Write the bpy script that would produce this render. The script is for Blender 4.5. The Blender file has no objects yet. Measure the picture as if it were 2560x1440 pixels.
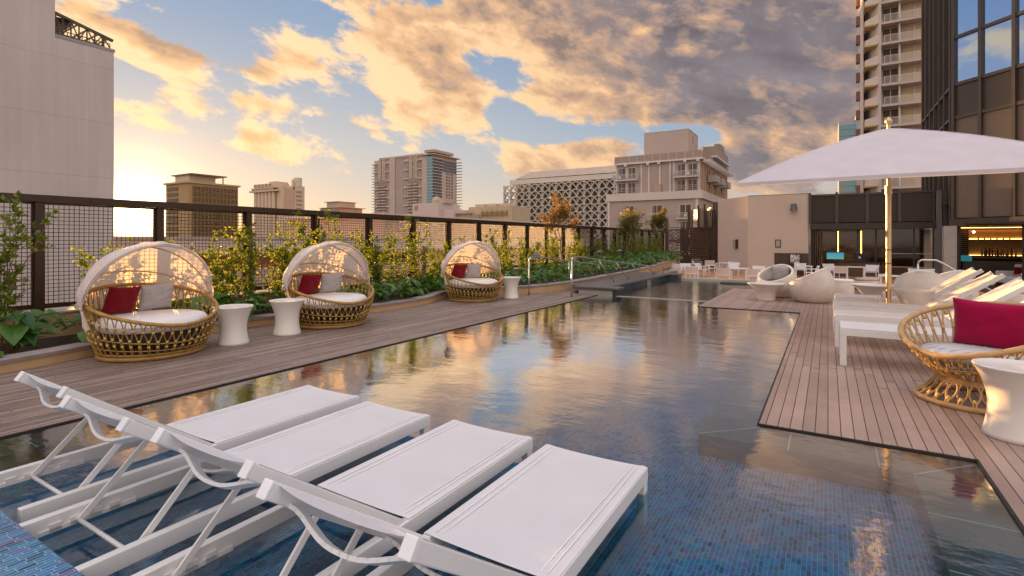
import bpy, math, random
from mathutils import Vector, Matrix
random.seed(11)
PI = math.pi
SC = bpy.context.scene
COL = SC.collection
Z = Vector((0, 0, 1))

# ------------------------------------------------------------------ mesh builder
class MB:
    def __init__(s): s.v = []; s.f = []; s.marks = []
    def mark(s, k): s.marks.append((len(s.f), k))
    def add(s, vs, fs):
        b = len(s.v); s.v += [tuple(p) for p in vs]; s.f += [tuple(b + i for i in f) for f in fs]
    def quad(s, a, b, c, d): s.add([a, b, c, d], [(0, 1, 2, 3)])
    def poly(s, pts): s.add(pts, [tuple(range(len(pts)))])
    def box(s, x0, x1, y0, y1, z0, z1, M=None):
        vs = [Vector(p) for p in ((x0,y0,z0),(x1,y0,z0),(x1,y1,z0),(x0,y1,z0),(x0,y0,z1),(x1,y0,z1),(x1,y1,z1),(x0,y1,z1))]
        if M: vs = [M @ p for p in vs]
        s.add(vs, [(0,3,2,1),(4,5,6,7),(0,1,5,4),(1,2,6,5),(2,3,7,6),(3,0,4,7)])
    def bar(s, p, q, w, h, up=Z):
        p = Vector(p); q = Vector(q); d = (q - p); L = d.length; d.normalize()
        r = d.cross(up)
        if r.length < 1e-4: r = d.cross(Vector((1, 0, 0)))
        r.normalize(); u = r.cross(d).normalized()
        r = r * w / 2; u = u * h / 2
        vs = [p-r-u, p+r-u, p+r+u, p-r+u, q-r-u, q+r-u, q+r+u, q-r+u]
        s.add(vs, [(0,3,2,1),(4,5,6,7),(0,1,5,4),(1,2,6,5),(2,3,7,6),(3,0,4,7)])
    def tube(s, pts, r, n=6, closed=False, caps=True):
        pts = [Vector(p) for p in pts]; N = len(pts)
        rs = r if isinstance(r, (list, tuple)) else [r] * N
        base = len(s.v); prev = None
        for i, p in enumerate(pts):
            if closed: t = pts[(i+1) % N] - pts[i-1]
            else: t = pts[min(i+1, N-1)] - pts[max(i-1, 0)]
            if t.length < 1e-9: t = Vector((0,0,1))
            t.normalize()
            if prev is None:
                a = t.cross(Z)
                if a.length < 1e-3: a = t.cross(Vector((1,0,0)))
            else:
                a = prev - t * prev.dot(t)
                if a.length < 1e-4: a = t.cross(Z)
            a.normalize(); prev = a; b = t.cross(a)
            for k in range(n):
                th = 2*PI*k/n
                q = p + (a*math.cos(th) + b*math.sin(th)) * rs[i]
                s.v.append(tuple(q))
        for i in range(N if closed else N-1):
            j = (i+1) % N
            for k in range(n):
                k2 = (k+1) % n
                s.f.append((base+i*n+k, base+i*n+k2, base+j*n+k2, base+j*n+k))
        if caps and not closed:
            s.f.append(tuple(base+k for k in reversed(range(n))))
            s.f.append(tuple(base+(N-1)*n+k for k in range(n)))
    def lathe(s, prof, n=40, cx=0, cy=0, capb=True, capt=True):
        base = len(s.v); N = len(prof)
        for (r, z) in prof:
            for k in range(n):
                th = 2*PI*k/n
                s.v.append((cx + r*math.cos(th), cy + r*math.sin(th), z))
        for i in range(N-1):
            for k in range(n):
                k2 = (k+1) % n
                s.f.append((base+i*n+k, base+i*n+k2, base+(i+1)*n+k2, base+(i+1)*n+k))
        if capb: s.f.append(tuple(base+k for k in reversed(range(n))))
        if capt: s.f.append(tuple(base+(N-1)*n+k for k in range(n)))
    def grid(s, fn, nu, nv, closeu=False):
        base = len(s.v); cu = nu if closeu else nu + 1
        for j in range(nv+1):
            for i in range(cu):
                s.v.append(tuple(fn(i/nu, j/nv)))
        for j in range(nv):
            for i in range(nu):
                i2 = (i+1) % cu
                s.f.append((base+j*cu+i, base+j*cu+i2, base+(j+1)*cu+i2, base+(j+1)*cu+i))
    def extrude_poly(s, pts, z0, z1):
        n = len(pts)
        s.add([(p[0],p[1],z0) for p in pts] + [(p[0],p[1],z1) for p in pts],
              [tuple(reversed(range(n))), tuple(range(n, 2*n))] + [(i,(i+1)%n,n+(i+1)%n,n+i) for i in range(n)])
    def build(s, name, mat, parent=None, smooth=False, bevel=0, loc=None, sub=0, angle=None):
        me = bpy.data.meshes.new(name); me.from_pydata(s.v, [], s.f); me.update()
        for q in (mat if isinstance(mat, list) else [mat]): me.materials.append(q)
        for (i0, k) in s.marks:
            for i in range(i0, len(me.polygons)): me.polygons[i].material_index = k
        if smooth: me.polygons.foreach_set('use_smooth', [True]*len(me.polygons))
        o = bpy.data.objects.new(name, me); COL.objects.link(o)
        if parent: o.parent = parent
        if loc: o.location = loc
        if bevel:
            m = o.modifiers.new('bevel', 'BEVEL'); m.width = bevel; m.segments = 2; m.limit_method = 'ANGLE'
            m.harden_normals = False
        if sub:
            m = o.modifiers.new('sub', 'SUBSURF'); m.levels = sub; m.render_levels = sub
        if angle is not None:
            try: me.set_sharp_from_angle(angle=math.radians(angle))
            except Exception: pass
        return o

def tag(o, label=None, cat=None, group=None, kind=None):
    if label: o['label'] = label
    if cat: o['category'] = cat
    if group: o['group'] = group
    if kind: o['kind'] = kind
    return o
def thing(name, label, cat, loc=(0,0,0), rz=0, group=None):
    o = bpy.data.objects.new(name, None); COL.objects.link(o); o.empty_display_size = .1
    o.location = loc; o.rotation_euler = (0, 0, rz)
    return tag(o, label, cat, group)
def children(o): return [c for c in bpy.data.objects if c.parent == o]
KIDS = {}
def tree_of(o):
    return (o, [tree_of(c) for c in o.children])
def dup(o, loc, rz=0, label=None, group=None, scale=None):
    def rec(src, par):
        c = src.copy(); COL.objects.link(c); c.parent = par
        for ch in src.children: rec(ch, c)
        return c
    r = rec(o, None); r.location = loc; r.rotation_euler = (0, 0, rz)
    if scale: r.scale = scale if isinstance(scale, tuple) else (scale,)*3
    if label: r['label'] = label
    if group: r['group'] = group
    return r
def struct(mb, name, mat, **k):
    return tag(mb.build(name, mat, **k), kind='structure')

# ------------------------------------------------------------------ materials
class NT:
    def __init__(s, nt): s.nt = nt; s.n = nt.nodes; s.l = nt.links
    def new(s, t, **k):
        n = s.n.new(t)
        for a, b in k.items(): setattr(n, a, b)
        return n
    def inp(s, sock, val):
        if isinstance(val, bpy.types.NodeSocket): s.l.new(val, sock)
        elif val is not None:
            try: sock.default_value = val
            except TypeError: sock.default_value = (val[0], val[1], val[2], 1)
            except ValueError: sock.default_value = (val[0], val[1], val[2], 1) if hasattr(val, '__len__') else (val, val, val)
    def m(s, op, a, b=None, c=None, clamp=False):
        n = s.new('ShaderNodeMath', operation=op); n.use_clamp = clamp
        s.inp(n.inputs[0], a)
        if b is not None: s.inp(n.inputs[1], b)
        if c is not None: s.inp(n.inputs[2], c)
        return n.outputs[0]
    def vm(s, op, a, b=None, out=0):
        n = s.new('ShaderNodeVectorMath', operation=op)
        s.inp(n.inputs[0], a)
        if b is not None: s.inp(n.inputs[3 if op == 'SCALE' else 1], b)
        return n.outputs['Value' if op in ('DOT_PRODUCT', 'LENGTH', 'DISTANCE') else 'Vector']
    def mix(s, f, a, b, blend='MIX'):
        n = s.new('ShaderNodeMix', data_type='RGBA', blend_type=blend)
        s.inp(n.inputs[0], f); s.inp(n.inputs[6], a if not isinstance(a, tuple) else (*a[:3], 1)); s.inp(n.inputs[7], b if not isinstance(b, tuple) else (*b[:3], 1))
        return n.outputs[2]
    def mr(s, v, a, b, c=0., d=1., smooth=False):
        n = s.new('ShaderNodeMapRange'); n.clamp = True
        if smooth: n.interpolation_type = 'SMOOTHSTEP'
        s.inp(n.inputs[0], v); s.inp(n.inputs[1], a); s.inp(n.inputs[2], b); s.inp(n.inputs[3], c); s.inp(n.inputs[4], d)
        return n.outputs[0]
    def noise(s, vec, scale, detail=4, rough=.55, out='Fac'):
        n = s.new('ShaderNodeTexNoise'); s.inp(n.inputs['Vector'], vec)
        n.inputs['Scale'].default_value = scale; n.inputs['Detail'].default_value = detail; n.inputs['Roughness'].default_value = rough
        return n.outputs[out]
    def white(s, vec, out='Value'):
        n = s.new('ShaderNodeTexWhiteNoise', noise_dimensions='3D'); s.inp(n.inputs['Vector'], vec); return n.outputs[out]
    def xyz(s, vec):
        n = s.new('ShaderNodeSeparateXYZ'); s.inp(n.inputs[0], vec); return n.outputs
    def comb(s, x=0., y=0., z=0.):
        n = s.new('ShaderNodeCombineXYZ'); s.inp(n.inputs[0], x); s.inp(n.inputs[1], y); s.inp(n.inputs[2], z); return n.outputs[0]
    def ramp(s, f, stops, interp='LINEAR'):
        n = s.new('ShaderNodeValToRGB'); cr = n.color_ramp; cr.interpolation = interp
        while len(cr.elements) < len(stops): cr.elements.new(.5)
        for e, (p, c) in zip(cr.elements, stops): e.position = p; e.color = (*c, 1)
        s.inp(n.inputs[0], f); return n.outputs[0]
    def obj(s): return s.new('ShaderNodeTexCoord').outputs['Object']
    def pos(s): return s.new('ShaderNodeNewGeometry').outputs['Position']
    def bump(s, h, strength=.3, dist=.01):
        n = s.new('ShaderNodeBump'); s.inp(n.inputs['Height'], h); n.inputs['Strength'].default_value = strength; n.inputs['Distance'].default_value = dist
        return n.outputs[0]

MATS = {}
def newmat(name):
    m = bpy.data.materials.new(name); m.use_nodes = True; m.node_tree.nodes.clear()
    t = NT(m.node_tree); t.out = t.new('ShaderNodeOutputMaterial'); t.mat = m
    return m, t
def bsdf(t, color, rough=.5, metal=0., normal=None, spec=None, **k):
    b = t.new('ShaderNodeBsdfPrincipled')
    t.inp(b.inputs['Base Color'], color if not isinstance(color, tuple) else (*color[:3], 1))
    t.inp(b.inputs['Roughness'], rough); t.inp(b.inputs['Metallic'], metal)
    if normal is not None: t.inp(b.inputs['Normal'], normal)
    if spec is not None: t.inp(b.inputs['Specular IOR Level'], spec)
    for a, v in k.items(): t.inp(b.inputs[a.replace('_', ' ')], v)
    return b.outputs[0]
def done(t, sh): t.l.new(sh, t.out.inputs[0]); return t.mat
def mat(name, color, rough=.5, metal=0., var=.12, vscale=3., bump=0., bscale=40., spec=None, world=False, **k):
    """plain surface with uneven tone and a little bump"""
    if name in MATS: return MATS[name]
    m, t = newmat(name)
    co = t.pos() if world else t.obj()
    n = t.noise(co, vscale, 5, .6)
    f = t.mr(n, .25, .75, 1-var, 1+var)
    col = t.vm('SCALE', color, None)
    vn = col.node; t.inp(vn.inputs[3], f)
    r = t.mr(t.noise(co, vscale*3.1, 4), .3, .7, rough*.85, min(1, rough*1.15))
    nor = t.bump(t.noise(co, bscale, 4), bump, .004) if bump else None
    done(t, bsdf(t, col, r, metal, nor, spec, **k)); MATS[name] = m
    return m
# ------------------------------------------------------------------ camera
EYE = 1.5
HEAD = 31.23                     # camera heading, degrees to the left of +Y
cam_d = bpy.data.cameras.new('camera'); cam = bpy.data.objects.new('camera', cam_d); COL.objects.link(cam)
cam.location = (0, 0, EYE); cam.rotation_euler = (PI/2, 0, math.radians(HEAD))
cam_d.sensor_width = 36; cam_d.lens = 18.32; cam_d.shift_y = -0.0469
cam_d.clip_start = .05; cam_d.clip_end = 6000
SC.camera = cam
SC.view_settings.view_transform = 'Standard'; SC.view_settings.look = 'None'
SC.view_settings.exposure = 0; SC.view_settings.gamma = 1
SC.render.engine = 'CYCLES'
cy = SC.cycles
cy.use_denoising = True
try: cy.denoiser = 'OPENIMAGEDENOISE'
except Exception: pass
cy.use_adaptive_sampling = True; cy.adaptive_threshold = .025; cy.adaptive_min_samples = 16
cy.max_bounces = 8; cy.diffuse_bounces = 3; cy.glossy_bounces = 4; cy.transmission_bounces = 4; cy.transparent_max_bounces = 24
cy.caustics_reflective = False; cy.caustics_refractive = False
cy.sample_clamp_indirect = 6

def sky_dir(az, el):             # azimuth right of the camera heading
    a = math.radians(HEAD - az); e = math.radians(el)
    return Vector((-math.sin(a)*math.cos(e), math.cos(a)*math.cos(e), math.sin(e)))
SUN = sky_dir(-35.95, 2.4)

sun_d = bpy.data.lights.new('sun', 'SUN'); sun_d.energy = 17.; sun_d.angle = math.radians(.3); sun_d.color = (1, .55, .19)
sun = bpy.data.objects.new('sun', sun_d); COL.objects.link(sun)
sun.rotation_euler = (-SUN).to_track_quat('-Z', 'Y').to_euler(); sun.location = (-20, 20, 30)

# ------------------------------------------------------------------ sky
CLOUDS = [(17.9,18.4,17.0,6.4,-8.0,0.85),(14,25,20,4,0,0.7),(33,19,8,5,0,.3),(25.4,13.6,8.4,3.3,-7.0,0.4),(-1.3,22.5,6.9,3.5,-1.0,0.42),(8.7,21.9,9.3,2.9,-5.0,0.35),(-15.0,19.2,9.5,4.0,-17.0,0.62),(-24,17.6,4.5,2.0,-12,.22),(-6.6,15.6,6.2,2.2,-36.0,0.5),(-30.5,16.2,9.5,1.5,-9.0,0.58),(-38.9,17.9,3.0,1.7,-11.0,0.45),(-36.1,16.7,3.4,1.3,0,0.4),(8.6,9.6,6.0,2.6,8.0,0.75),(27.2,9.7,7.0,3.4,-16.0,0.65),(24.6,6.3,7.0,2.6,-3.0,0.6),(1.3,8.3,2.8,1.5,0,0.6),(-24.7,13.1,2.6,0.9,-7.0,0.62),(-26.2,10.0,3.2,1.2,-23.0,0.52),(-22.5,9.1,3.0,1.0,-16.0,0.55),(-24.0,7.7,2.8,0.9,-21.0,0.55),(-15.0,11.3,3.4,1.1,-20.0,0.6),(-12.1,13.3,3.0,1.4,-25.0,0.65),(-32.2,12.6,2.2,1.1,-16.0,0.45),(-35.8,11.3,2.0,1.3,-17.0,0.42),(-33.4,10.2,1.8,0.6,-5.0,0.3),(-4.8,12.1,5.2,1.9,-39.0,0.68),(-10.0,10.1,3.0,1.2,21.0,0.6),(-16.3,6.5,2.4,0.9,-9.0,0.5),(-33.7,19.7,1.3,0.5,-8.0,0.4),(4.6,15.6,5.5,2.0,-16.0,0.45),
(-0.8,17.2,2.0,3.2,20,-0.75),(4.8,12.6,6.5,1.4,-2.0,-0.65),(-24.5,21.8,6.0,1.6,7.0,-0.7),(-20,11.8,3.5,.8,-15,-.45),(-29.5,10.8,1.6,1.6,0,-.4),(-9,18.2,2.2,1.0,-30,-.35),(-5,19.5,1.6,2.2,0,-.4),(30.9,13.7,2.2,2.1,-8.0,-0.35),(15.5,11.0,8.5,1.0,-3.0,-0.75),(21,10.2,3,.9,0,-.4),(-2.2,11.7,1.7,2.5,-39.0,-0.4),(-18.3,14.7,4.2,1.2,-16.0,-0.5),(-27.6,15.2,6.9,0.7,-13.0,-0.35),(-28.9,6.5,7.1,1.5,3.0,-0.4),(-6,9.2,6.5,1.9,0,-0.55),(-7,6.2,8,1.3,0,-.4),(-19.4,5.0,8.1,1.2,1.0,-0.5),(-36.1,5.7,3.6,2.8,4.0,-0.6),(-36.4,13.9,1.7,1.0,10.0,-0.3)]

w = bpy.data.worlds.new('World'); SC.world = w; w.use_nodes = True
w.node_tree.nodes.clear(); t = NT(w.node_tree)
wout = t.new('ShaderNodeOutputWorld')
D = t.new('ShaderNodeTexCoord').outputs['Generated']
dx, dy, dz = t.xyz(D)
# cloud noise lives in a flattened copy of the direction, so shapes spread sideways
F3 = Vector((-math.sin(math.radians(HEAD)), math.cos(math.radians(HEAD)), 0)); R3 = Vector((F3.y, -F3.x, 0))
def cloud_space(Dv):
    n = t.new('ShaderNodeMapping', vector_type='POINT'); t.inp(n.inputs[0], Dv)
    # heading frame, stretched so shapes spread sideways and lean down to the right
    Rm = Matrix.Rotation(-math.radians(HEAD), 3, 'Z')
    n.inputs['Rotation'].default_value = Rm.to_euler()
    n.inputs['Scale'].default_value = (1, 1, 1.8)
    return n.outputs[0]
P0 = cloud_space(D)
P = t.vm('ADD', P0, t.comb(0, 0, t.m('MULTIPLY', t.xyz(P0)[0], .38)))
wv = t.vm('SCALE', t.vm('SUBTRACT', t.noise(P, 5, 2, .5, 'Color'), (.5, .5, .5)), .07)
P2 = t.vm('ADD', P, wv)
n0 = t.noise(P2, 9.0, 7, .62)
mask = None
for (az, el, sa, se, rot, wt) in CLOUDS:
    c = sky_dir(az, el)
    a = c.cross(Z).normalized(); b = a.cross(c).normalized()
    ro = math.radians(rot); a2 = a*math.cos(ro) + b*math.sin(ro); b2 = b*math.cos(ro) - a*math.sin(ro)
    Mx = Matrix((a2, b2, a2.cross(b2))).transposed()
    n = t.new('ShaderNodeMapping', vector_type='TEXTURE'); t.inp(n.inputs[0], D)
    n.inputs['Location'].default_value = c; n.inputs['Rotation'].default_value = Mx.to_euler()
    n.inputs['Scale'].default_value = (math.radians(sa)*1.75, math.radians(se)*1.75, 5)
    gr = t.new('ShaderNodeTexGradient', gradient_type='SPHERICAL'); t.l.new(n.outputs[0], gr.inputs[0])
    mask = t.m('MULTIPLY_ADD', gr.outputs['Fac'], wt*1.1, 0. if mask is None else mask)
fwd = t.vm('DOT_PRODUCT', D, tuple(F3))
# away from the mapped part the sky carries loose clouds of its own
loose = t.mr(fwd, .0, .35, .17, -.06)
front = t.mr(fwd, .35, .62, 0., 1.)
mask = t.m('ADD', t.m('MULTIPLY', t.m('ADD', mask, .07), front), loose)
fine = t.noise(P2, 30, 4, .65)
cov = t.m('ADD', t.m('ADD', t.m('MULTIPLY', t.m('SUBTRACT', n0, .5), 2.7), mask), t.m('MULTIPLY', t.m('SUBTRACT', fine, .5), .42))
dens = t.mr(cov, .08, .46, 0., 1., True)
# lit from the low sun: compare the cover a little way towards the light
sun_local = Matrix.Rotation(-math.radians(HEAD), 3, 'Z') @ SUN; sun_local.z = sun_local.z*1.8 + .38*sun_local.x
n1 = t.noise(t.vm('ADD', P2, t.vm('SCALE', t.vm('NORMALIZE', t.vm('SUBTRACT', tuple(sun_local), P)), .04)), 9.0, 4, .62)
slope = t.m('SUBTRACT', n0, n1)
sdot = t.vm('DOT_PRODUCT', D, tuple(SUN))
near = t.mr(sdot, .58, .97, 0., 1.)            # 0 far from the sun, 1 at it
thick = t.mr(cov, .35, 1.0, 0., 1., True)
# parts of the cover that catch more of the low light, and shaded bellies
LIGHT = [(1.5,15.0,5.5,3.2,0,.34),(-15.5,18.0,6,1.6,-17,.30),(-7,14.0,6,1.5,-36,.28),(-31,15.6,8,.9,-9,.22),(9,8.8,5,1.5,0,.22),(27,9.5,3,2.0,-20,.26),(-1,22,4,2.5,0,.24),(14,21,3.0,1.5,20,.22),(17.5,20,2.5,1.6,20,.2),
(18,15.5,9,3.0,-5,-.16),(27,15,6,3.5,0,-.12),(-17,21.5,5,1.4,-12,-.22),(8,22,3.5,2,0,-.16),(-29,17.0,5,.7,-14,-.25)]
lb_ = None
for (az, el_, sa, se, rot, wt) in LIGHT:
    c = sky_dir(az, el_); a = c.cross(Z).normalized(); b = a.cross(c).normalized(); ro = math.radians(rot)
    a2 = a*math.cos(ro) + b*math.sin(ro); b2 = b*math.cos(ro) - a*math.sin(ro)
    n = t.new('ShaderNodeMapping', vector_type='TEXTURE'); t.inp(n.inputs[0], D)
    n.inputs['Location'].default_value = c; n.inputs['Rotation'].default_value = Matrix((a2, b2, a2.cross(b2))).transposed().to_euler()
    n.inputs['Scale'].default_value = (math.radians(sa)*1.7, math.radians(se)*1.7, 5)
    gr = t.new('ShaderNodeTexGradient', gradient_type='SPHERICAL'); t.l.new(n.outputs[0], gr.inputs[0])
    lb_ = t.m('MULTIPLY_ADD', gr.outputs['Fac'], wt*1.5, 0. if lb_ is None else lb_)
blot = t.m('MULTIPLY', t.m('SUBTRACT', t.noise(P2, 4.2, 3, .55), .5), 2.1)
lit = t.m('ADD', t.m('ADD', t.m('ADD', blot, t.m('MULTIPLY', slope, 3.0)), t.m('MULTIPLY', t.m('SUBTRACT', fine, .5), .9)), t.m('ADD', lb_, t.m('SUBTRACT', t.m('ADD', .54, t.m('MULTIPLY', near, .35)), t.m('MULTIPLY', thick, .36))), clamp=True)
el = t.m('MAXIMUM', dz, 0.)
# clear sky
elr = t.m('POWER', t.mr(el, 0., .62, 0., 1.), .62)
far_sky = t.ramp(elr, [(0, (.78, .56, .38)), (.25, (.60, .51, .46)), (.45, (.36, .44, .55)), (.75, (.18, .30, .50)), (1, (.12, .22, .44))])
sun_sky = t.ramp(elr, [(0, (.93, .70, .44)), (.25, (.72, .61, .50)), (.45, (.54, .54, .55)), (.72, (.29, .39, .54)), (1, (.14, .26, .49))])
clear = t.mix(t.mr(sdot, .55, .97, 0., 1., True), far_sky, sun_sky)
g1 = t.m('POWER', t.m('MAXIMUM', sdot, 0.), 60.); g2 = t.m('POWER', t.m('MAXIMUM', sdot, 0.), 420.); g3 = t.m('POWER', t.m('MAXIMUM', sdot, 0.), 2600.)
def add(a, b): return t.vm('ADD', a, b)
glow = add(add(t.vm('SCALE', (.16, .10, .035), g1), t.vm('SCALE', (1.5, 1.15, .62), g2)), t.vm('SCALE', (22., 15., 6.), g3))
# cloud colours
dark = t.mix(near, (.215, .178, .195), (.55, .345, .22))
mid = t.mix(near, (.50, .325, .24), (.94, .54, .26))
hot = t.mix(near, (.98, .56, .28), (1.12, .78, .44))
shade = t.mr(t.noise(P2, 9, 4, .6), .3, .7, .72, 1.35); dk = t.vm('SCALE', dark, None); t.inp(dk.node.inputs[3], shade)
c1 = t.mix(t.mr(lit, 0., .5), dk, mid); cl = t.mix(t.mr(lit, .5, 1.), c1, hot)
edge = t.mix(t.m('MULTIPLY', t.m('SUBTRACT', 1., dens), .35), cl, (1.0, .74, .52))
haze = t.mr(el, .0, .16, .55, 1.)
sky_col = t.mix(t.m('MULTIPLY', dens, haze), add(clear, t.vm('SCALE', glow, .8)), edge)
sky_col = add(sky_col, t.vm('SCALE', glow, .30))
# added fill light: unseen sky made brighter overhead and behind the camera
zenith_fill = t.m('MULTIPLY', t.mr(dz, .60, .86, 0., 1., True), t.mr(n0, .3, .6, .65, 1.1))
sky_col = t.mix(zenith_fill, sky_col, (1.34, 1.28, 1.38))
back = t.m('MULTIPLY', t.mr(fwd, .02, -.45, 0., 1., True), t.mr(dz, .0, .3, .6, 1.))  # unseen sky behind the camera, boosted as added fill light
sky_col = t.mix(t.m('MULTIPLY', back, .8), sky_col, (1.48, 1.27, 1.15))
below = t.mr(dz, -.02, .0, 0., 1.)
sky_col = t.mix(below, (.22, .18, .15), sky_col)
nish = t.new('ShaderNodeTexSky'); nish.sky_type = 'NISHITA'; nish.sun_disc = False
nish.sun_elevation = math.asin(SUN.z); nish.sun_rotation = math.atan2(SUN.x, SUN.y)
bgA = t.new('ShaderNodeBackground'); t.l.new(nish.outputs[0], bgA.inputs[0]); bgA.inputs[1].default_value = .02
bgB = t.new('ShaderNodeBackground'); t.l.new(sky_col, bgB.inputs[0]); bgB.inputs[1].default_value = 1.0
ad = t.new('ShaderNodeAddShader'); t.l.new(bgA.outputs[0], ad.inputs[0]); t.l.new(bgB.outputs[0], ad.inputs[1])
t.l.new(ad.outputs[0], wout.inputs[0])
w.cycles.sampling_method = 'MANUAL'; w.cycles.sample_map_resolution = 512
# ------------------------------------------------------------------ shared materials
white_paint = mat('white_paint', (.80,.79,.78), .32, var=.04, vscale=2)
sling = None
def m_sling():
    m, t = newmat('sling_fabric'); co = t.obj(); x, y, z = t.xyz(co)
    wv = t.m('MULTIPLY', t.m('SINE', t.m('MULTIPLY', x, 1400.)), t.m('SINE', t.m('MULTIPLY', y, 1400.)))
    n = t.mr(t.noise(co, 2.2, 4), .25, .75, .95, 1.04)
    c = t.vm('SCALE', (.82,.80,.81), None); t.inp(c.node.inputs[3], n)
    a = bsdf(t, c, .62, normal=t.bump(wv, .12, .001), spec=.3)
    tr = t.new('ShaderNodeBsdfTranslucent'); t.inp(tr.inputs[0], (.8,.76,.7,1))
    mx = t.new('ShaderNodeMixShader'); mx.inputs[0].default_value = .16; t.l.new(a, mx.inputs[1]); t.l.new(tr.outputs[0], mx.inputs[2])
    return done(t, mx.outputs[0])
sling = m_sling()
def m_fabric(name, col, trans=(.9,.66,.42), fac=.45, bump=.25):
    m, t = newmat(name); co = t.obj()
    n = t.noise(co, 3.2, 4, .6)
    f = t.mr(n, .3, .7, .93, 1.05); c = t.vm('SCALE', col, None); t.inp(c.node.inputs[3], f)
    nor = t.bump(t.noise(co, 7, 3, .5), bump, .03)
    a = bsdf(t, c, .85, normal=nor, spec=.2)
    tr = t.new('ShaderNodeBsdfTranslucent'); t.inp(tr.inputs[0], (*trans,1)); t.l.new(nor, tr.inputs['Normal'])
    mx = t.new('ShaderNodeMixShader'); mx.inputs[0].default_value = fac; t.l.new(a, mx.inputs[1]); t.l.new(tr.outputs[0], mx.inputs[2])
    return done(t, mx.outputs[0])
hood_fabric = m_fabric('hood_fabric', (.80,.75,.75), (.86,.70,.52), .38)
umbrella_fabric = m_fabric('umbrella_fabric', (.77,.735,.79), (.75,.72,.74), .3, .06)
def m_cushion(name, col, stripes=0., bump=.3, rough=.9):
    m, t = newmat(name); co = t.obj(); x, y, z = t.xyz(co)
    n = t.noise(co, 2.6, 4); f = t.mr(n, .3, .7, .92, 1.05)
    if stripes:
        s = t.noise(t.comb(t.m('MULTIPLY', x, 2.), t.m('MULTIPLY', y, 2.), t.m('MULTIPLY', z, 90.)), 1.5, 3)
        f = t.m('MULTIPLY', f, t.mr(s, .35, .65, 1-stripes, 1+stripes*.5))
    c = t.vm('SCALE', col, None); t.inp(c.node.inputs[3], f)
    nb = t.m('ADD', t.noise(co, 9, 3), t.m('MULTIPLY', t.noise(co, 260, 2), .12))
    return done(t, bsdf(t, c, rough, normal=t.bump(nb, bump, .012), spec=.15, Sheen_Weight=.15))
cushion_white = m_cushion('cushion_white', (.80,.77,.77))
pillow_red = m_cushion('pillow_red', (.20,.004,.010))
pillow_grey = m_cushion('pillow_grey', (.50,.47,.47), .18)
pillow_pale = m_cushion('pillow_pale', (.60,.585,.60), .06)
pillow_magenta = m_cushion('pillow_magenta', (.36,.003,.055))
resin_white = mat('resin_white', (.76,.72,.67), .38, var=.03, vscale=1.5, bump=.08, bscale=120)
def m_rattan(name, c0, c1, rough=.5):
    m, t = newmat(name); co = t.obj()
    n = t.noise(co, 14, 4, .6); isl = t.new('ShaderNodeNewGeometry').outputs['Random Per Island']
    f = t.m('ADD', t.m('MULTIPLY', n, .7), t.m('MULTIPLY', isl, .35), clamp=True)
    return done(t, bsdf(t, t.ramp(f, [(.25, c0), (.8, c1)]), rough, normal=t.bump(t.noise(co, 90, 3), .25, .003), spec=.35))
rattan_gold = m_rattan('rattan_gold', (.22,.115,.03), (.50,.30,.085))
rattan_tan = m_rattan('rattan_tan', (.36,.20,.08), (.62,.40,.19))
rattan_tie = mat('rattan_tie', (.60,.42,.13), .55)
def m_wicker():
    m, t = newmat('wicker_cream'); co = t.obj(); x, y, z = t.xyz(co)
    ang = t.m('ARCTAN2', y, x)
    row = t.m('FLOOR', t.m('MULTIPLY', z, 130.)); par = t.m('MULTIPLY', t.m('MODULO', row, 2.), PI)
    wv = t.m('MULTIPLY', t.m('SINE', t.m('ADD', t.m('MULTIPLY', ang, 70.), par)), t.m('ABSOLUTE', t.m('SINE', t.m('MULTIPLY', z, 130.*PI))))
    n = t.mr(t.noise(co, 6, 4), .3, .7, .92, 1.05)
    c = t.vm('SCALE', (.80,.735,.65), None); t.inp(c.node.inputs[3], t.m('MULTIPLY', n, t.mr(wv, -1., 1., .90, 1.03)))
    return done(t, bsdf(t, c, .5, normal=t.bump(wv, .45, .004), spec=.35))
wicker = m_wicker()
steel = mat('brushed_steel', (.62,.60,.58), .28, 1., var=.06)
chrome = mat('polished_chrome', (.64,.45,.26), .42, 1., var=.03)
fence_metal = mat('fence_metal', (.045,.026,.015), .38, .35, var=.2, spec=.5)
wire_metal = mat('wire_metal', (.042,.028,.018), .5, .25, var=.2)
dark_metal = mat('dark_metal', (.035,.030,.028), .42, .3)
bronze = mat('bronze_metal', (.085,.068,.058), .4, .5)

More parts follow.
